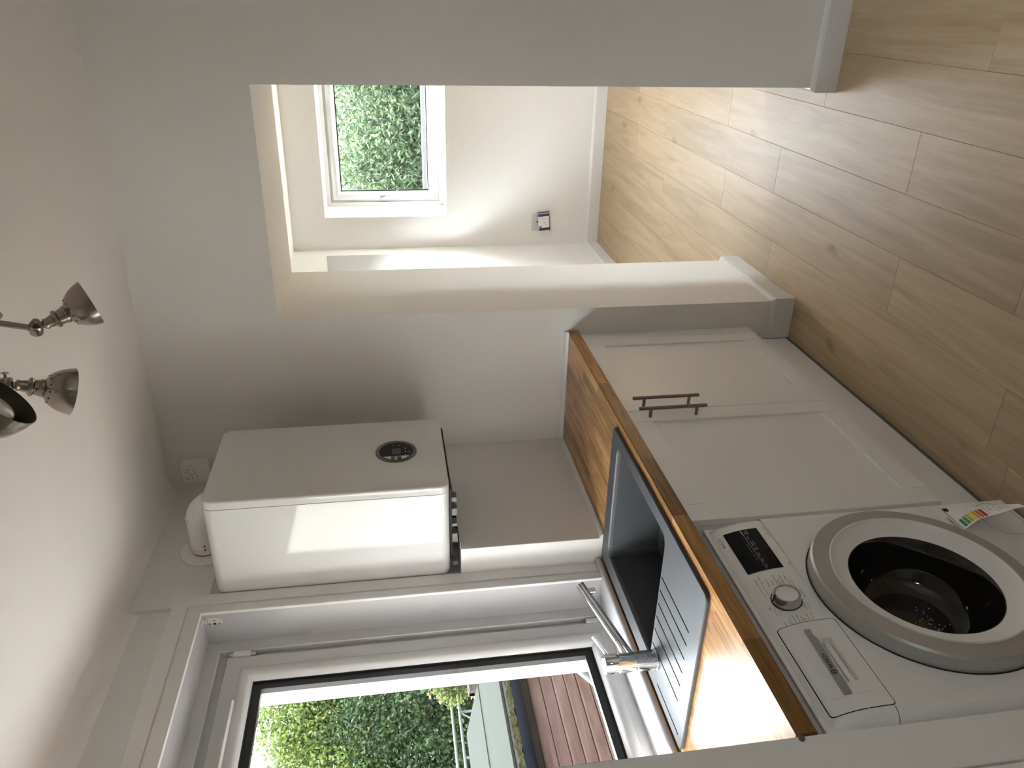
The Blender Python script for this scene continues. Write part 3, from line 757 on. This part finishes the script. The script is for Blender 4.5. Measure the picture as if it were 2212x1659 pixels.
# ------------------------------------------------------------------ tall cabinet at the near end
tc = thing('tall_cabinet', 'tall pale cabinet with front panel and door closing off the near end of worktop', 'cabinet')
mkbox('end_panel', (.05, .655, -1.9525, -1.857, .0005, 2.12), 'cabinet', tc, bev=.0012, seg=1)
mkbox('carcass', (.05, .630, -2.552, -1.9535, .10, 2.12), 'cabinet', tc)
mkbox('plinth', (.05, .58, -2.552, -1.9535, .0005, .099), 'cabinet', tc)
mkbox('door', (.632, .6555, -2.550, -1.9575, .15, 2.118), 'cabinet', tc, bev=.0012, seg=1)
bm = nb(); lathe(bm, (.657, -1.862, .905), (-1, 0, 0), [(-.004, 0), (-.003, .004), (0, .006), (.02, .006)], 12); link('edge_cap', bm, 'mid_grey', tc, smooth=True)

# ------------------------------------------------------------------ boiler
bo = thing('boiler', 'white wall hung gas boiler with round black control dial above the boxing', 'boiler')
BY0, BY1, BZ0, BZ1, BX0, BX1 = -.6635, -.2200, 1.4285, 2.1830, .064, .4285
def bring(x, ins, r): return [(x, a, b) for a, b in rrect(BY0+ins, BY1-ins, BZ0+ins, BZ1-ins, max(r-ins, .002), 7)]
bm = nb(); RR = .032; rings = []
for k in range(7): t = k/6*PI/2; rings.append(bring(BX0+.022*(1-math.cos(t)), .022*(1-math.sin(t)), RR))
rings.append(bring(.3975, 0, RR)); rings.append(bring(.3980, .0015, RR))
loft(bm, rings, True, True, True); case = link('case', bm, 'boiler_white', bo, smooth=True)
bm = nb(); rings = [bring(.3995, .0015, RR), bring(.4000, 0, RR), bring(.4205, 0, RR)]
for k in range(1, 6): t = k/5*PI/2; rings.append(bring(.4205+.0075*math.sin(t), .0075*(1-math.cos(t)), RR))
loft(bm, rings, True, True, True); lid = link('front_cover', bm, 'boiler_white', bo, smooth=True)
bm = nb(); loft(bm, [bring(.3970, .003, RR), bring(.4005, .003, RR)], True); link('cover_gap', bm, 'dark_gap', bo)
mkbox('back_plate', (.047, .066, -.620, -.265, 1.4700, 2.1400), 'dark_gap', bo)
mkbox('hanging_bracket', (.047, .060, -.650, -.560, 2.1620, 2.2100), 'galvanised', bo, bev=.001, seg=1)
bcy, bcz = -.4355, 1.5900; bf_ = lambda e: (lambda a, b: (.4275+e, bcy+a, bcz+b))
bm = nb(); lathe(bm, (.4270, bcy, bcz), (1, 0, 0), [(0, .0695), (.003, .0690), (.0042, .0660), (.0030, .0575), (.0015, .0560)], 56); dial = link('control_ring', bm, 'mid_grey', bo, smooth=True)
bm = nb(); lathe(bm, (.4270, bcy, bcz), (1, 0, 0), [(.0024, .0565), (.0026, .030), (.0026, 0)], 56); link('control_face', bm, 'black_gloss', dial, smooth=True)
bm = nb(); P_ = bf_(.0030); add_poly(bm, [(-.020, -.0155), (.019, -.0155), (.019, .0145), (-.020, .0145)], P_); link('screen', bm, 'lcd', dial)
bm = nb(); P_ = bf_(.0029); arc = [(.054*math.cos(t), .054*math.sin(t)) for t in [PI*1.10 + PI*.0*k for k in range(1)]]
sg = [(.0545*math.cos(t), .0545*math.sin(t)) for t in [math.radians(125 + 110*k/16) for k in range(17)]]; add_poly(bm, sg, P_); link('control_reflection', bm, 'silver', dial)  # window reflection on the dial drawn in as a silver segment
for z in (.0100, -.0090):
    bm = nb(); lathe(bm, (.4290, bcy-.0425, bcz+z), (1, 0, 0), [(0, .0082), (.004, .0078), (.0052, .006), (.0054, 0)], 20); link('button', bm, 'mid_grey', dial, smooth=True)
bm = nb(); P_ = bf_(.0031)
for (a, b) in ((.036, .010), (.036, -.010), (.015, -.031), (-.006, -.031), (-.006, -.043), (-.027, -.031)):
    add_poly(bm, [(a+.0022*math.cos(t), b+.0022*math.sin(t)) for t in [2*PI*k/8 for k in range(8)]], P_)
tag(link('control_marks', bm, 'print_pale', dial), kind='stuff')
bm = nb(); P_ = lambda a, b: (.4278, a, b)
add_text(bm, 'WORCESTER', .0130, P_, -.4400, 2.0680, 'LEFT', sx=.60)
for dd in (0, .0055):
    pts = [(-.462+dd*.9, 2.0640), (-.456+dd*.9, 2.0665), (-.451+dd*.9, 2.0730), (-.446+dd*.9, 2.0790), (-.440+dd*.9, 2.0815)]
    for p, q in zip(pts[:-1], pts[1:]): add_line(bm, p, q, .0026, P_)
link('brand_lettering', bm, 'logo_grey', bo)
# underside: trim plate, valves and pipe stubs seen in the slot above the boxing
mkbox('underside_plate', (.125, .400, -.640, -.245, 1.4215, 1.4275), 'dark_gap', bo)
for (x, y, s_) in ((.355, -.618, .009), (.315, -.630, .014), (.262, -.628, .006), (.215, -.632, .016), (.115, -.640, .008)):
    mkbox('valve', (x-s_, x+s_, y-.016, y+.016, 1.404, 1.4213), 'valve_grey', bo, bev=.002)
for (x, y) in ((.165, -.56), (.165, -.46), (.165, -.36)):
    bm = nb(); rod(bm, (x-.03, y, 1.3955), (x-.03, y, 1.4213), .011, 14); link('pipe', bm, 'copper', bo, smooth=True)

# flue elbow into the wall
fe = thing('flue', 'white flue elbow turning from boiler top into round wall collar', 'flue')
bm = nb(); fy, fz = -.390, 2.262
pts = [(.050, fy, fz), (.180, fy, fz)] + [(.180+.055*math.sin(t), fy, fz-.055+.055*math.cos(t)) for t in [PI/2*k/8 for k in range(1, 9)]] + [(.235, fy, 2.1845)]
tube(bm, pts, .051, 28); link('elbow', bm, 'plastic_white', fe, smooth=True)
bm = nb(); lathe(bm, (XL+.001, fy, fz), (1, 0, 0), [(0, .090), (.005, .089), (.010, .080), (.011, .056), (.0115, .051)], 40); link('wall_collar', bm, 'plastic_white', fe, smooth=True)
bm = nb(); lathe(bm, (.066, fy, fz), (1, 0, 0), [(0, .0515), (.0, .0545), (.014, .0545), (.014, .0515)], 32); link('clamp_ring', bm, 'plastic_white', fe, smooth=True)
bm = nb(); lathe(bm, (.0575, fy, fz), (1, 0, 0), [(0, .0518), (.006, .0518)], 32); link('joint_gap', bm, 'copper', fe)
for (x, y, z, r) in ((.200, fy-.022, fz+.034, .011), (.226, fy-.030, fz+.010, .012)):
    bm = nb(); lathe(bm, (x, y, z), (.5, -.6, .5), [(0, r), (.010, r), (.011, r*.7), (.008, r*.6), (.008, 0)], 16); link('test_cap', bm, 'plastic_white', fe, smooth=True)
for x in (.10, .085):
    bm = nb(); lathe(bm, (x, fy-.0505, fz-.006), (0, -1, 0), [(0, .004), (.002, .003), (.002, 0)], 10); link('screw', bm, 'mid_grey', fe)

# control on the end wall beside the boiler
sp = thing('wall_control', 'small white rounded control box on the end wall above the boiler', 'wall control')
bm = nb(); R_ = rrect(.100, .188, 2.305, 2.412, .012, 4)
loft(bm, [[(x, -.0005, z) for x, z in R_], [(x, -.010, z) for x, z in R_]], True, True, True); link('back_box', bm, 'plastic_white', sp, smooth=True)
bm = nb(); loft(bm, [[(.144+(x-.144)*q, y, 2.3585+(z-2.3585)*q) for x, z in R_] for y, q in ((-.010, .985), (-.012, 1.03), (-.027, 1.03), (-.031, .99))], True, True, True); cov = link('cover', bm, 'plastic_white', sp, smooth=True)
bm = nb(); P_ = lambda a, b: (a, -.0316, b)
for k in range(20):
    a, b = 2*PI*k/24+.6, 2*PI*(k+1)/24+.6
    add_poly(bm, [(.150+.015*math.cos(a), 2.372+.015*math.sin(a)), (.150+.015*math.cos(b), 2.372+.015*math.sin(b)), (.150+.0138*math.cos(b), 2.372+.0138*math.sin(b)), (.150+.0138*math.cos(a), 2.372+.0138*math.sin(a))], P_)
for (a, b) in ((.121, 2.390), (.121, 2.372), (.126, 2.356)): add_poly(bm, [(a-.0025, b-.002), (a+.0025, b-.002), (a+.0025, b+.002), (a-.0025, b+.002)], P_)
add_line(bm, (.176, 2.366), (.176, 2.378), .002, P_); add_line(bm, (.144, 2.396), (.150, 2.397), .0015, P_)
link('cover_marks', bm, 'print_dark', cov)

# blind bracket in the reveal
bb = thing('blind_bracket', 'white metal roller blind bracket in top corner of the window reveal', 'bracket')
bm = nb(); cz_ = 2.173; outl = [(.074, 2.2058)] + [(.0485+.0255*math.cos(t), cz_-.003+.0255*math.sin(t)) for t in [-PI*k/12 for k in range(13)]] + [(.023, 2.2058)]
loft(bm, [[(x, -.7665, z) for x, z in outl], [(x, -.7680, z) for x, z in outl]], True, True, True); plt = link('side_plate', bm, 'galvanised', bb)
plt.data.materials.clear(); plt.data.materials.append(MAT['bracket_grey'])
mkbox('head_flange', (.012, .074, -.792, -.7665, 2.2040, 2.2060), 'bracket_grey', bb)
bm = nb(); P_ = lambda a, b: (a, -.7684, b)
for (a, b, wa, wb) in ((.0485, 2.172, .004, .004), (.0485, 2.158, .004, .0012), (.0485, 2.187, .004, .0016), (.035, 2.172, .0012, .004), (.062, 2.172, .0012, .004), (.070, 2.199, .002, .002), (.028, 2.197, .0015, .0015)):
    add_poly(bm, [(a-wa, b-wb), (a+wa, b-wb), (a+wa, b+wb), (a-wa, b+wb)], P_)
add_line(bm, (.024, 2.1925), (.073, 2.1925), .0008, P_); link('slots', bm, 'print_black', plt)

# loose socket box in the far room wall
js = thing('electrical_socket', 'loose white and blue socket hanging out of its steel wall box', 'socket')
bm = nb(); box(bm, .224, .356, FY-.0012, FY-.0004, .440, .512); wb_ = link('wall_box', bm, 'galvanised', js)
bm = nb(); tube(bm, [(.29, FY-.002, .475), (.30, FY-.02, .47), (.30, FY-.024, .45)], .004, 8); link('cable', bm, 'print_dark', js, smooth=True)
bm = nb(); tube(bm, [(.245, FY-.003, .455), (.235, FY-.02, .452), (.250, FY-.022, .44)], .004, 8); link('earth_wire', bm, 'brass', js, smooth=True)
c_, s_ = math.cos(.10), math.sin(.10)
def jp(a, b, d): return (.2985 + a*c_ - b*s_, FY-.016-d, .425 + a*s_ + b*c_)
def jbox(name, a0, a1, b0, b1, d0, d1, mat, par):
    bm = nb(); loft(bm, [[jp(a, b, d) for a, b in ((a0, b0), (a1, b0), (a1, b1), (a0, b1))] for d in (d0, d1)], True, True, True); return link(name, bm, mat, par)
sh_ = jbox('socket_plate', -.072, .072, -.041, .041, 0, .012, 'plastic_white', js)
jbox('blue_band', -.064, -.044, -.042, .040, .011, .0135, 'socket_blue', sh_); jbox('blue_band', .042, .062, -.042, .040, .011, .0135, 'socket_blue', sh_)
jbox('blue_edge', -.074, .074, -.045, -.040, -.004, .013, 'socket_blue', sh_)
jbox('blue_edge', .068, .074, -.041, .041, -.004, .013, 'socket_blue', sh_)
for (a, b) in ((-.02, -.018), (.022, -.014), (.030, .010), (-.005, -.002)): jbox('pin_hole', a-.003, a+.003, b-.002, b+.002, .012, .0126, 'print_black', sh_)
jbox('sticker', -.042, -.030, .018, .036, .012, .0124, 'socket_blue', sh_)

# ------------------------------------------------------------------ ceiling spotlights
cl = thing('ceiling_light', 'brushed nickel ceiling spotlight bar with three bell shades, unlit', 'lamp')
BARZ = 2.400; A_ = Vector((1.190, -1.050, BARZ)); B_ = Vector((1.205, -1.85, BARZ))
bm = nb(); rod(bm, A_ + (A_-B_).normalized()*.0, B_, .0065, 16); bar = link('bar', bm, 'nickel', cl, smooth=True)
bm = nb(); dA = (A_-B_).normalized(); lathe(bm, A_, dA, [(-.004, .0065), (-.002, .0095), (.006, .0095), (.010, .008), (.014, .0085), (.018, .006), (.020, 0)], 20); link('finial', bm, 'nickel', bar, smooth=True)
mid = (A_+B_)/2; ctop = zc(mid.y)
bm = nb(); lathe(bm, (mid.x, mid.y, ctop), (0, 0, -1), [(-.002, .055), (.012, .054), (.020, .045), (.024, .014), (ctop-BARZ, .010)], 32); link('ceiling_plate', bm, 'nickel', cl, smooth=True)
def spot(joint, mouth, stem_top, sc=1.0, bulb=False, knob=None):
    J = Vector(joint); M = Vector(mouth); ax = (M-J).normalized(); Lm = (M-J).length
    bm = nb(); top = Vector(stem_top)
    lathe(bm, top, J-top, [(-.004, .0085), (.004, .0085), (.006, .0065), ((J-top).length-.016, .0065), ((J-top).length-.013, .0088), ((J-top).length-.006, .0088)], 18, True, True)
    st = link('stem', bm, 'nickel', cl, smooth=True)
    bm = nb(); kd = Vector(knob) if knob else Vector((.6, -.6, 0)); kd.normalize()
    lathe(bm, J - kd*.013, kd, [(0, 0), (0, .0120), (.002, .0135), (.024, .0135), (.026, .0120), (.026, 0)], 22)
    lathe(bm, J + kd*.013, kd, [(0, .003), (.008, .003), (.008, .0070), (.010, .0076), (.0112, .006), (.0112, 0)], 18); link('knuckle', bm, 'nickel', st, smooth=True)
    # neck and bell shade
    k = Lm
    neck = [(.010, .0065), (.018, .0065), (.019, .0105), (.023, .0130), (.027, .0120), (.030, .0120), (.043, .0140), (.046, .0195), (.051, .0215), (.055, .0195), (.057, .0165), (.070, .0185), (.072, .0205), (.076, .0205)]
    bell = [(.076, .0205), (.078, .0195), (.083, .0260), (.090, .0340), (.100, .0410), (.112, .0468), (.126, .0510), (.138, .0532), (.1395, .0535)]
    f = k/.1395
    bm = nb(); lathe(bm, J, ax, [(t*f, r*sc) for t, r in neck], 30); link('neck', bm, 'nickel', st, smooth=True)
    bm = nb(); inn = [(t*f - .0, (r-.0015)*sc) for t, r in reversed(bell[1:])]
    lathe(bm, J, ax, [(t*f, r*sc) for t, r in bell], 44); sh = link('shade', bm, 'nickel', st, smooth=True)
    bm = nb(); lathe(bm, J, ax, [(bell[-1][0]*f, bell[-1][1]*sc)] + inn + [(.080*f, 0)], 44); link('shade_lining', bm, 'nickel_dark', sh, smooth=True)
    _, u, v = frame_of(ax); bm = nb()
    for q in range(12):
        t = 2*PI*q/12; rr = .0306*sc; dd = u*math.cos(t)+v*math.sin(t); n_ = (dd*.75 - ax*.66).normalized()
        lathe(bm, J + ax*.0868*f + dd*rr, n_, [(0, 0), (.0006, .0019), (.0011, .0018), (.0012, 0)], 8)
    link('vent_holes', bm, 'print_black', sh)
    bm = nb(); lathe(bm, J, ax, [(.080*f, .012), (.095*f, .014), (.108*f, .027), (.120*f, .029), (.128*f, .026), (.1295*f, .022), (.130*f, 0)], 26); link('bulb', bm, 'bulb_glass', sh, smooth=True)
J1 = Vector((1.159, -1.044, 2.330)); spot(J1, (1.194, -.989, 2.230), (1.187, -1.070, BARZ), .95, knob=(.62, -.25, -.2))
J2 = Vector((1.080, -1.146, 2.370)); spot(J2, (1.032, -1.098, 2.268), (1.158, -1.250, BARZ), .95, knob=(.80, .30, .0))
eye = camo.matrix_world.translation; M3 = Vector((1.2895, -1.6675, 2.1165)) + _R*.011 + _U*.004; v3 = (M3-eye).normalized()
r3 = (_R - v3*_R.dot(v3)).normalized(); u3 = r3.cross(v3)
d3 = ((r3*.77 - u3*.64)*.93 - v3*.36).normalized()
J3 = M3 - d3*.135; spot(J3, M3, (J3.x-.01, J3.y-.02, BARZ), .95, knob=(-.5, .5, .4))

# ------------------------------------------------------------------ outside
structure(mkbox('ground', (-60, 40, -40, 60, -.9, -.45), 'earth'))
structure(mkbox('bounce_wall', (-2.6, -.262, -3.5, -3.0, -.45, 2.8), 'bounce_wall_pale'))  # unseen wall added for the bright reflection on the boiler's side
structure(mkbox('bounce_slab', (-2.1, -.27, -5, 5, -.46, -.42), 'bounce_slab_pale'))  # unseen pale slab added to throw daylight up to the kitchen ceiling
shed = thing('shed', 'timber shed with pale green felt roof outside the kitchen window', 'shed')
sy0, sy1 = -1.6, 2.434
pitch = .0995; zb = .640; k = 0
while zb - pitch*(k+1) > -.46:
    z1 = zb - pitch*k; bm = nb(); Lb = sy1-.06-sy0
    pr = [(0, -pitch+.004), (.022, -pitch+.004), (.022, -.016), (.012, -.002), (0, -.002)]
    loft(bm, [[(x, y, z) for x, z in pr] for y in (0, Lb)], True, True, True); link('board', bm, 'shed_board', shed, loc=(-3.222, sy0, z1)); k += 1
bm = nb(); box(bm, -5.70, -3.225, sy0, sy1-.06, -.45, .80); link('shed_body', bm, 'fence_wood', shed)
def roofx(name, pts, mat, y0, y1, t=.018):
    bm = nb(); lo = [(x, z) for x, z in pts]; poly = lo + [(x, z-t) for x, z in reversed(lo)]
    loft(bm, [[(x, y, z) for x, z in poly] for y in (y0, y1)], True, True, True); return link(name, bm, mat, shed)
roofx('roof_sheet', [(-4.50, 1.080), (-3.86, .978)], 'roof_felt', sy0-.1, sy1)
roofx('roof_sheet', [(-3.87, .971), (-3.20, .872)], 'roof_felt', sy0-.1, sy1)
roofx('roof_sheet', [(-5.80, .872), (-4.50, 1.080)], 'roof_felt', sy0-.1, sy1)
roofx('verge_board', [(-4.50, 1.062), (-3.18, .852)], 'fence_wood', sy1-.03, sy1-.002, .10)
rg = random.Random(3); bm = nb(); nn, mm_ = 160, 10; G = []
for i in range(nn+1):
    y = sy0 + (sy1-sy0)*i/nn; row = []
    for j in range(mm_+1):
        q = j/mm_; x = -3.215 + .135*q; z = .852 - .062*q + (rg.uniform(0, .022) if q > .30 else rg.uniform(0, .004))
        row.append(bm.verts.new((x + rg.uniform(-.004, .004), y, z)))
    G.append(row)
for i in range(nn):
    for j in range(mm_): bm.faces.new((G[i][j], G[i+1][j], G[i+1][j+1], G[i][j+1])).material_index = 0 if j < 4 else 1
tag(link('roof_moss', bm, ['gravel', 'moss'], shed), kind='stuff')
bm = nb(); pr = [(-3.085, .800), (-3.072, .802), (-3.070, .770), (-3.080, .735), (-3.105, .715), (-3.150, .705), (-3.195, .715), (-3.195, .76), (-3.150, .72), (-3.11, .73), (-3.09, .76)]
loft(bm, [[(x, y, z) for x, z in pr] for y in (sy0-.05, sy1)], True, True, True); link('gutter', bm, 'gutter_black', shed, smooth=True)
pp = thing('downpipe', 'pale grey sloping pipe outside below the kitchen window', 'pipe')
bm = nb(); tube(bm, [(-.60, -.42, .967), (-.60, -.514, .905), (-.60, -.70, .79), (-.60, -.75, -.449)], .016, 12); link('pipe', bm, 'gate_grey', pp, smooth=True)
fp = thing('garden_fence', 'weathered fence with red boards and grey rail behind the shed', 'fence')
for i in range(12):
    bm = nb(); box(bm, 0, .02, 0, .145, 0, 1.26); link('board', bm, 'red_board', fp, loc=(-6.02, 4.28+i*.15, -.45))
for z in (.845, .30): mkbox('rail', (-6.0, -5.95, 4.20, 6.1, z-.04, z+.035), 'fence_wood', fp)
mkbox('post', (-6.0, -5.9, 4.20, 4.30, -.45, .87), 'fence_wood', fp)
structure(mkbox('garden_wall', (-3.0, 4.0, 4.55, 4.75, -.45, 1.235), 'gate_grey'))
gt = thing('field_gate', 'galvanised tubular metal gate in front of the trees', 'gate')
for z in (.920, .795, .50, .20):
    bm = nb(); rod(bm, (-9, 5.35, z), (-9, 7.9, z), .024, 14); link('bar', bm, 'gate_grey', gt, smooth=True)
for y in (5.35, 5.66, 6.55, 7.9):
    bm = nb(); rod(bm, (-9, y, -.40), (-9, y, .80), .020, 12); link('upright', bm, 'gate_grey', gt, smooth=True)
bm = nb(); rod(bm, (-9, 5.66, -.3), (-9, 6.55, .80), .014, 10); link('brace', bm, 'gate_grey', gt, smooth=True)
def foliage(bm, pts, size, rng, aspect=1.7, droop=.3):
    for p in pts:
        s_ = size*rng.uniform(.6, 1.25); n = Vector((rng.gauss(0, 1), rng.gauss(0, 1), rng.gauss(.5, 1))).normalized()
        _, u, v = frame_of(n); a = rng.uniform(0, 2*PI); d = u*math.cos(a)+v*math.sin(a); e = n.cross(d)
        P = Vector(p); L_ = s_*aspect*.5; W_ = s_*.5; f = n*(s_*.14)
        q = [P - d*L_, P - d*L_*.1 + e*W_ - f, P + d*L_, P - d*L_*.1 - e*W_ - f]
        vs = [bm.verts.new(c) for c in q]; bm.faces.new((vs[0], vs[1], vs[2])); bm.faces.new((vs[0], vs[2], vs[3]))
def tree(name, label, base_, blobs, n, size, leaf, trunk_r, trunk_h, seed, group=None, aspect=1.7, extra=None, branch=14):
    rng = random.Random(seed); t = thing(name, label, 'tree' if 'tree' in name else 'shrub', group)
    pts = []; tot = sum(b[3]**2 for b in blobs)
    for (x, y, z, r) in blobs:
        for _ in range(int(n*r*r/tot)):
            d = Vector((rng.gauss(0, 1), rng.gauss(0, 1), rng.gauss(0, 1))).normalized(); rr = r*(rng.random()**.38)*(1+.18*math.sin(d.x*7+d.z*9+seed)*math.cos(d.y*8))
            pts.append((x+d.x*rr, y+d.y*rr, z+d.z*rr*.95))
    bm = nb(); foliage(bm, pts, size, rng, aspect)
    me = bpy.data.meshes.new('foliage'); bm.to_mesh(me); bm.free(); me.materials.append(MAT[leaf])
    o = bpy.data.objects.new('foliage', me); COL.objects.link(o); o.parent = t; o['kind'] = 'stuff'
    b = Vector(base_); bm = nb(); tube(bm, [b, b+Vector((.03, .02, trunk_h*.5)), b+Vector((-.02, .05, trunk_h))], [trunk_r, trunk_r*.8, trunk_r*.55], 10)
    link('trunk', bm, 'bark', t, smooth=True)
    for q in range(branch):
        x, y, z, r = blobs[q % len(blobs)]; hz = trunk_h*rng.uniform(.45, 1.0); a = b+Vector((0, .03, hz)); e = Vector((x+rng.uniform(-.6, .6)*r, y+rng.uniform(-.6, .6)*r, z+rng.uniform(-.3, .6)*r))
        bm = nb(); tube(bm, [a, a.lerp(e, .5)+Vector((0, 0, .1)), e], [trunk_r*.38, trunk_r*.25, trunk_r*.10], 6); link('branch', bm, 'bark', t, smooth=True)
    if extra:
        bm = nb(); foliage(bm, [pts[rng.randrange(len(pts))] for _ in range(extra[0])], extra[1], rng, 1.2)
        me = bpy.data.meshes.new('flowers'); bm.to_mesh(me); bm.free(); me.materials.append(MAT[extra[2]])
        o = bpy.data.objects.new('flowers', me); COL.objects.link(o); o.parent = t; o['kind'] = 'stuff'
    return t
tree('hedgerow_tree', 'large dark leafy tree behind the metal gate', (-13, 9.6, -.45), [(-12.6, 9.2, 1.7, 1.8), (-12.6, 10.8, 1.6, 2.0), (-12.4, 7.6, .7, 1.5), (-13.5, 11.2, 3.1, 1.7), (-12.4, 9.6, .1, 1.6)], 90000, .058, 'leaf_dark', .16, 2.4, 11)
tree('hedgerow_tree', 'yellowish green loose tree rising to the sky above the gate', (-13.5, 8.6, -.45), [(-13.2, 8.5, 2.75, 1.15), (-13.2, 9.7, 3.75, 1.15), (-13.3, 7.3, 1.9, 1.2), (-13.4, 10.8, 4.2, 1.15)], 30000, .062, 'leaf_yellow', .12, 3.2, 12)
tree('hedgerow_tree', 'dark broad leaved tree at the far left end of the hedge', (-13, 6.4, -.45), [(-12.8, 6.3, 1.2, 1.6), (-12.9, 5.2, 1.5, 1.7), (-12.4, 6.9, -.1, 1.2)], 44000, .058, 'leaf_dark', .14, 1.8, 13)
tree('flowering_shrub', 'pale green shrub with pink blossom beside the gate', (-8.4, 6.5, -.45), [(-8.3, 6.35, .98, .24), (-8.3, 6.52, .62, .26), (-8.3, 6.75, 1.15, .34)], 1500, .050, 'leaf_yellow', .03, 1.0, 14, extra=(60, .065, 'blossom'), branch=6)
tree('garden_tree', 'pale green feathery tree close outside the far room window', (1.2, 6.4, -.45), [(.6, 6.0, 1.25, 1.0), (1.5, 6.2, 1.1, 1.1), (-.2, 6.4, 1.35, 1.0), (2.2, 6.5, 1.3, 1.0), (.4, 6.3, .6, .9)], 80000, .027, 'leaf_pale', .10, 1.5, 15, aspect=2.6, branch=22)
tree('garden_tree', 'darker green tree behind the feathery one outside the far room', (.2, 8.4, -.45), [(-1.2, 8.2, 1.2, 1.4), (.6, 8.3, 1.2, 1.5), (2.4, 8.2, 1.2, 1.5)], 12000, .085, 'leaf_dark', .15, 1.6, 16, branch=12)
tree('garden_tree', 'unseen tall tree added beyond the shed end to shade it', (-6.6, 6.9, -.45), [(-6.2, 5.8, 5.6, 1.5), (-7.3, 5.6, 6.3, 1.5), (-5.4, 5.0, 5.0, 1.1), (-6.6, 4.6, 6.2, 1.3), (-5.6, 6.4, 5.4, 1.2)], 16000, .15, 'leaf_dark', .16, 4.6, 22, branch=8)  # added out of view so its crown keeps the sun off the shed
tree('sky_screen_shrub', 'unseen dense shrub added to block sky light at the far room side window', (-1.3, 1.9, -.45), [(-1.2, 1.15, .7, .62), (-1.2, 1.9, .7, .66), (-1.25, 2.65, .7, .62), (-1.2, 1.2, 1.75, .60), (-1.25, 1.95, 1.8, .62), (-1.3, 2.7, 1.75, .60), (-1.3, 1.9, 2.5, .5)], 12000, .10, 'leaf_dark', .08, 1.6, 21, branch=8)  # added screen that cuts the daylight entering the side window
tree('garden_tree', 'unseen dark tree added left of the shed to block low sky light', (-4.4, -4.4, -.45), [(-4.2, -3.6, .9, 1.4), (-4.2, -3.5, 2.9, 1.4), (-4.0, -4.8, 1.2, 1.4), (-4.0, -4.9, 3.1, 1.4), (-4.6, -2.5, 1.6, 1.1), (-4.7, -2.4, 3.0, 1.0), (-3.4, -5.8, 2.2, 1.5)], 26000, .22, 'leaf_dark', .16, 3.2, 23, branch=8)  # added out of view to hold back low sky from the end wall
tree('garden_tree', 'unseen tall tree added to block sun from the far room side window', (-2.4, 5.2, -.45), [(-2.0, 5.0, 4.7, 1.3), (-1.75, 4.5, 4.1, .9), (-2.3, 5.6, 5.4, 1.0)], 12000, .12, 'leaf_dark', .14, 4.4, 24, branch=8)  # added out of view to keep sun patches off the far room floor
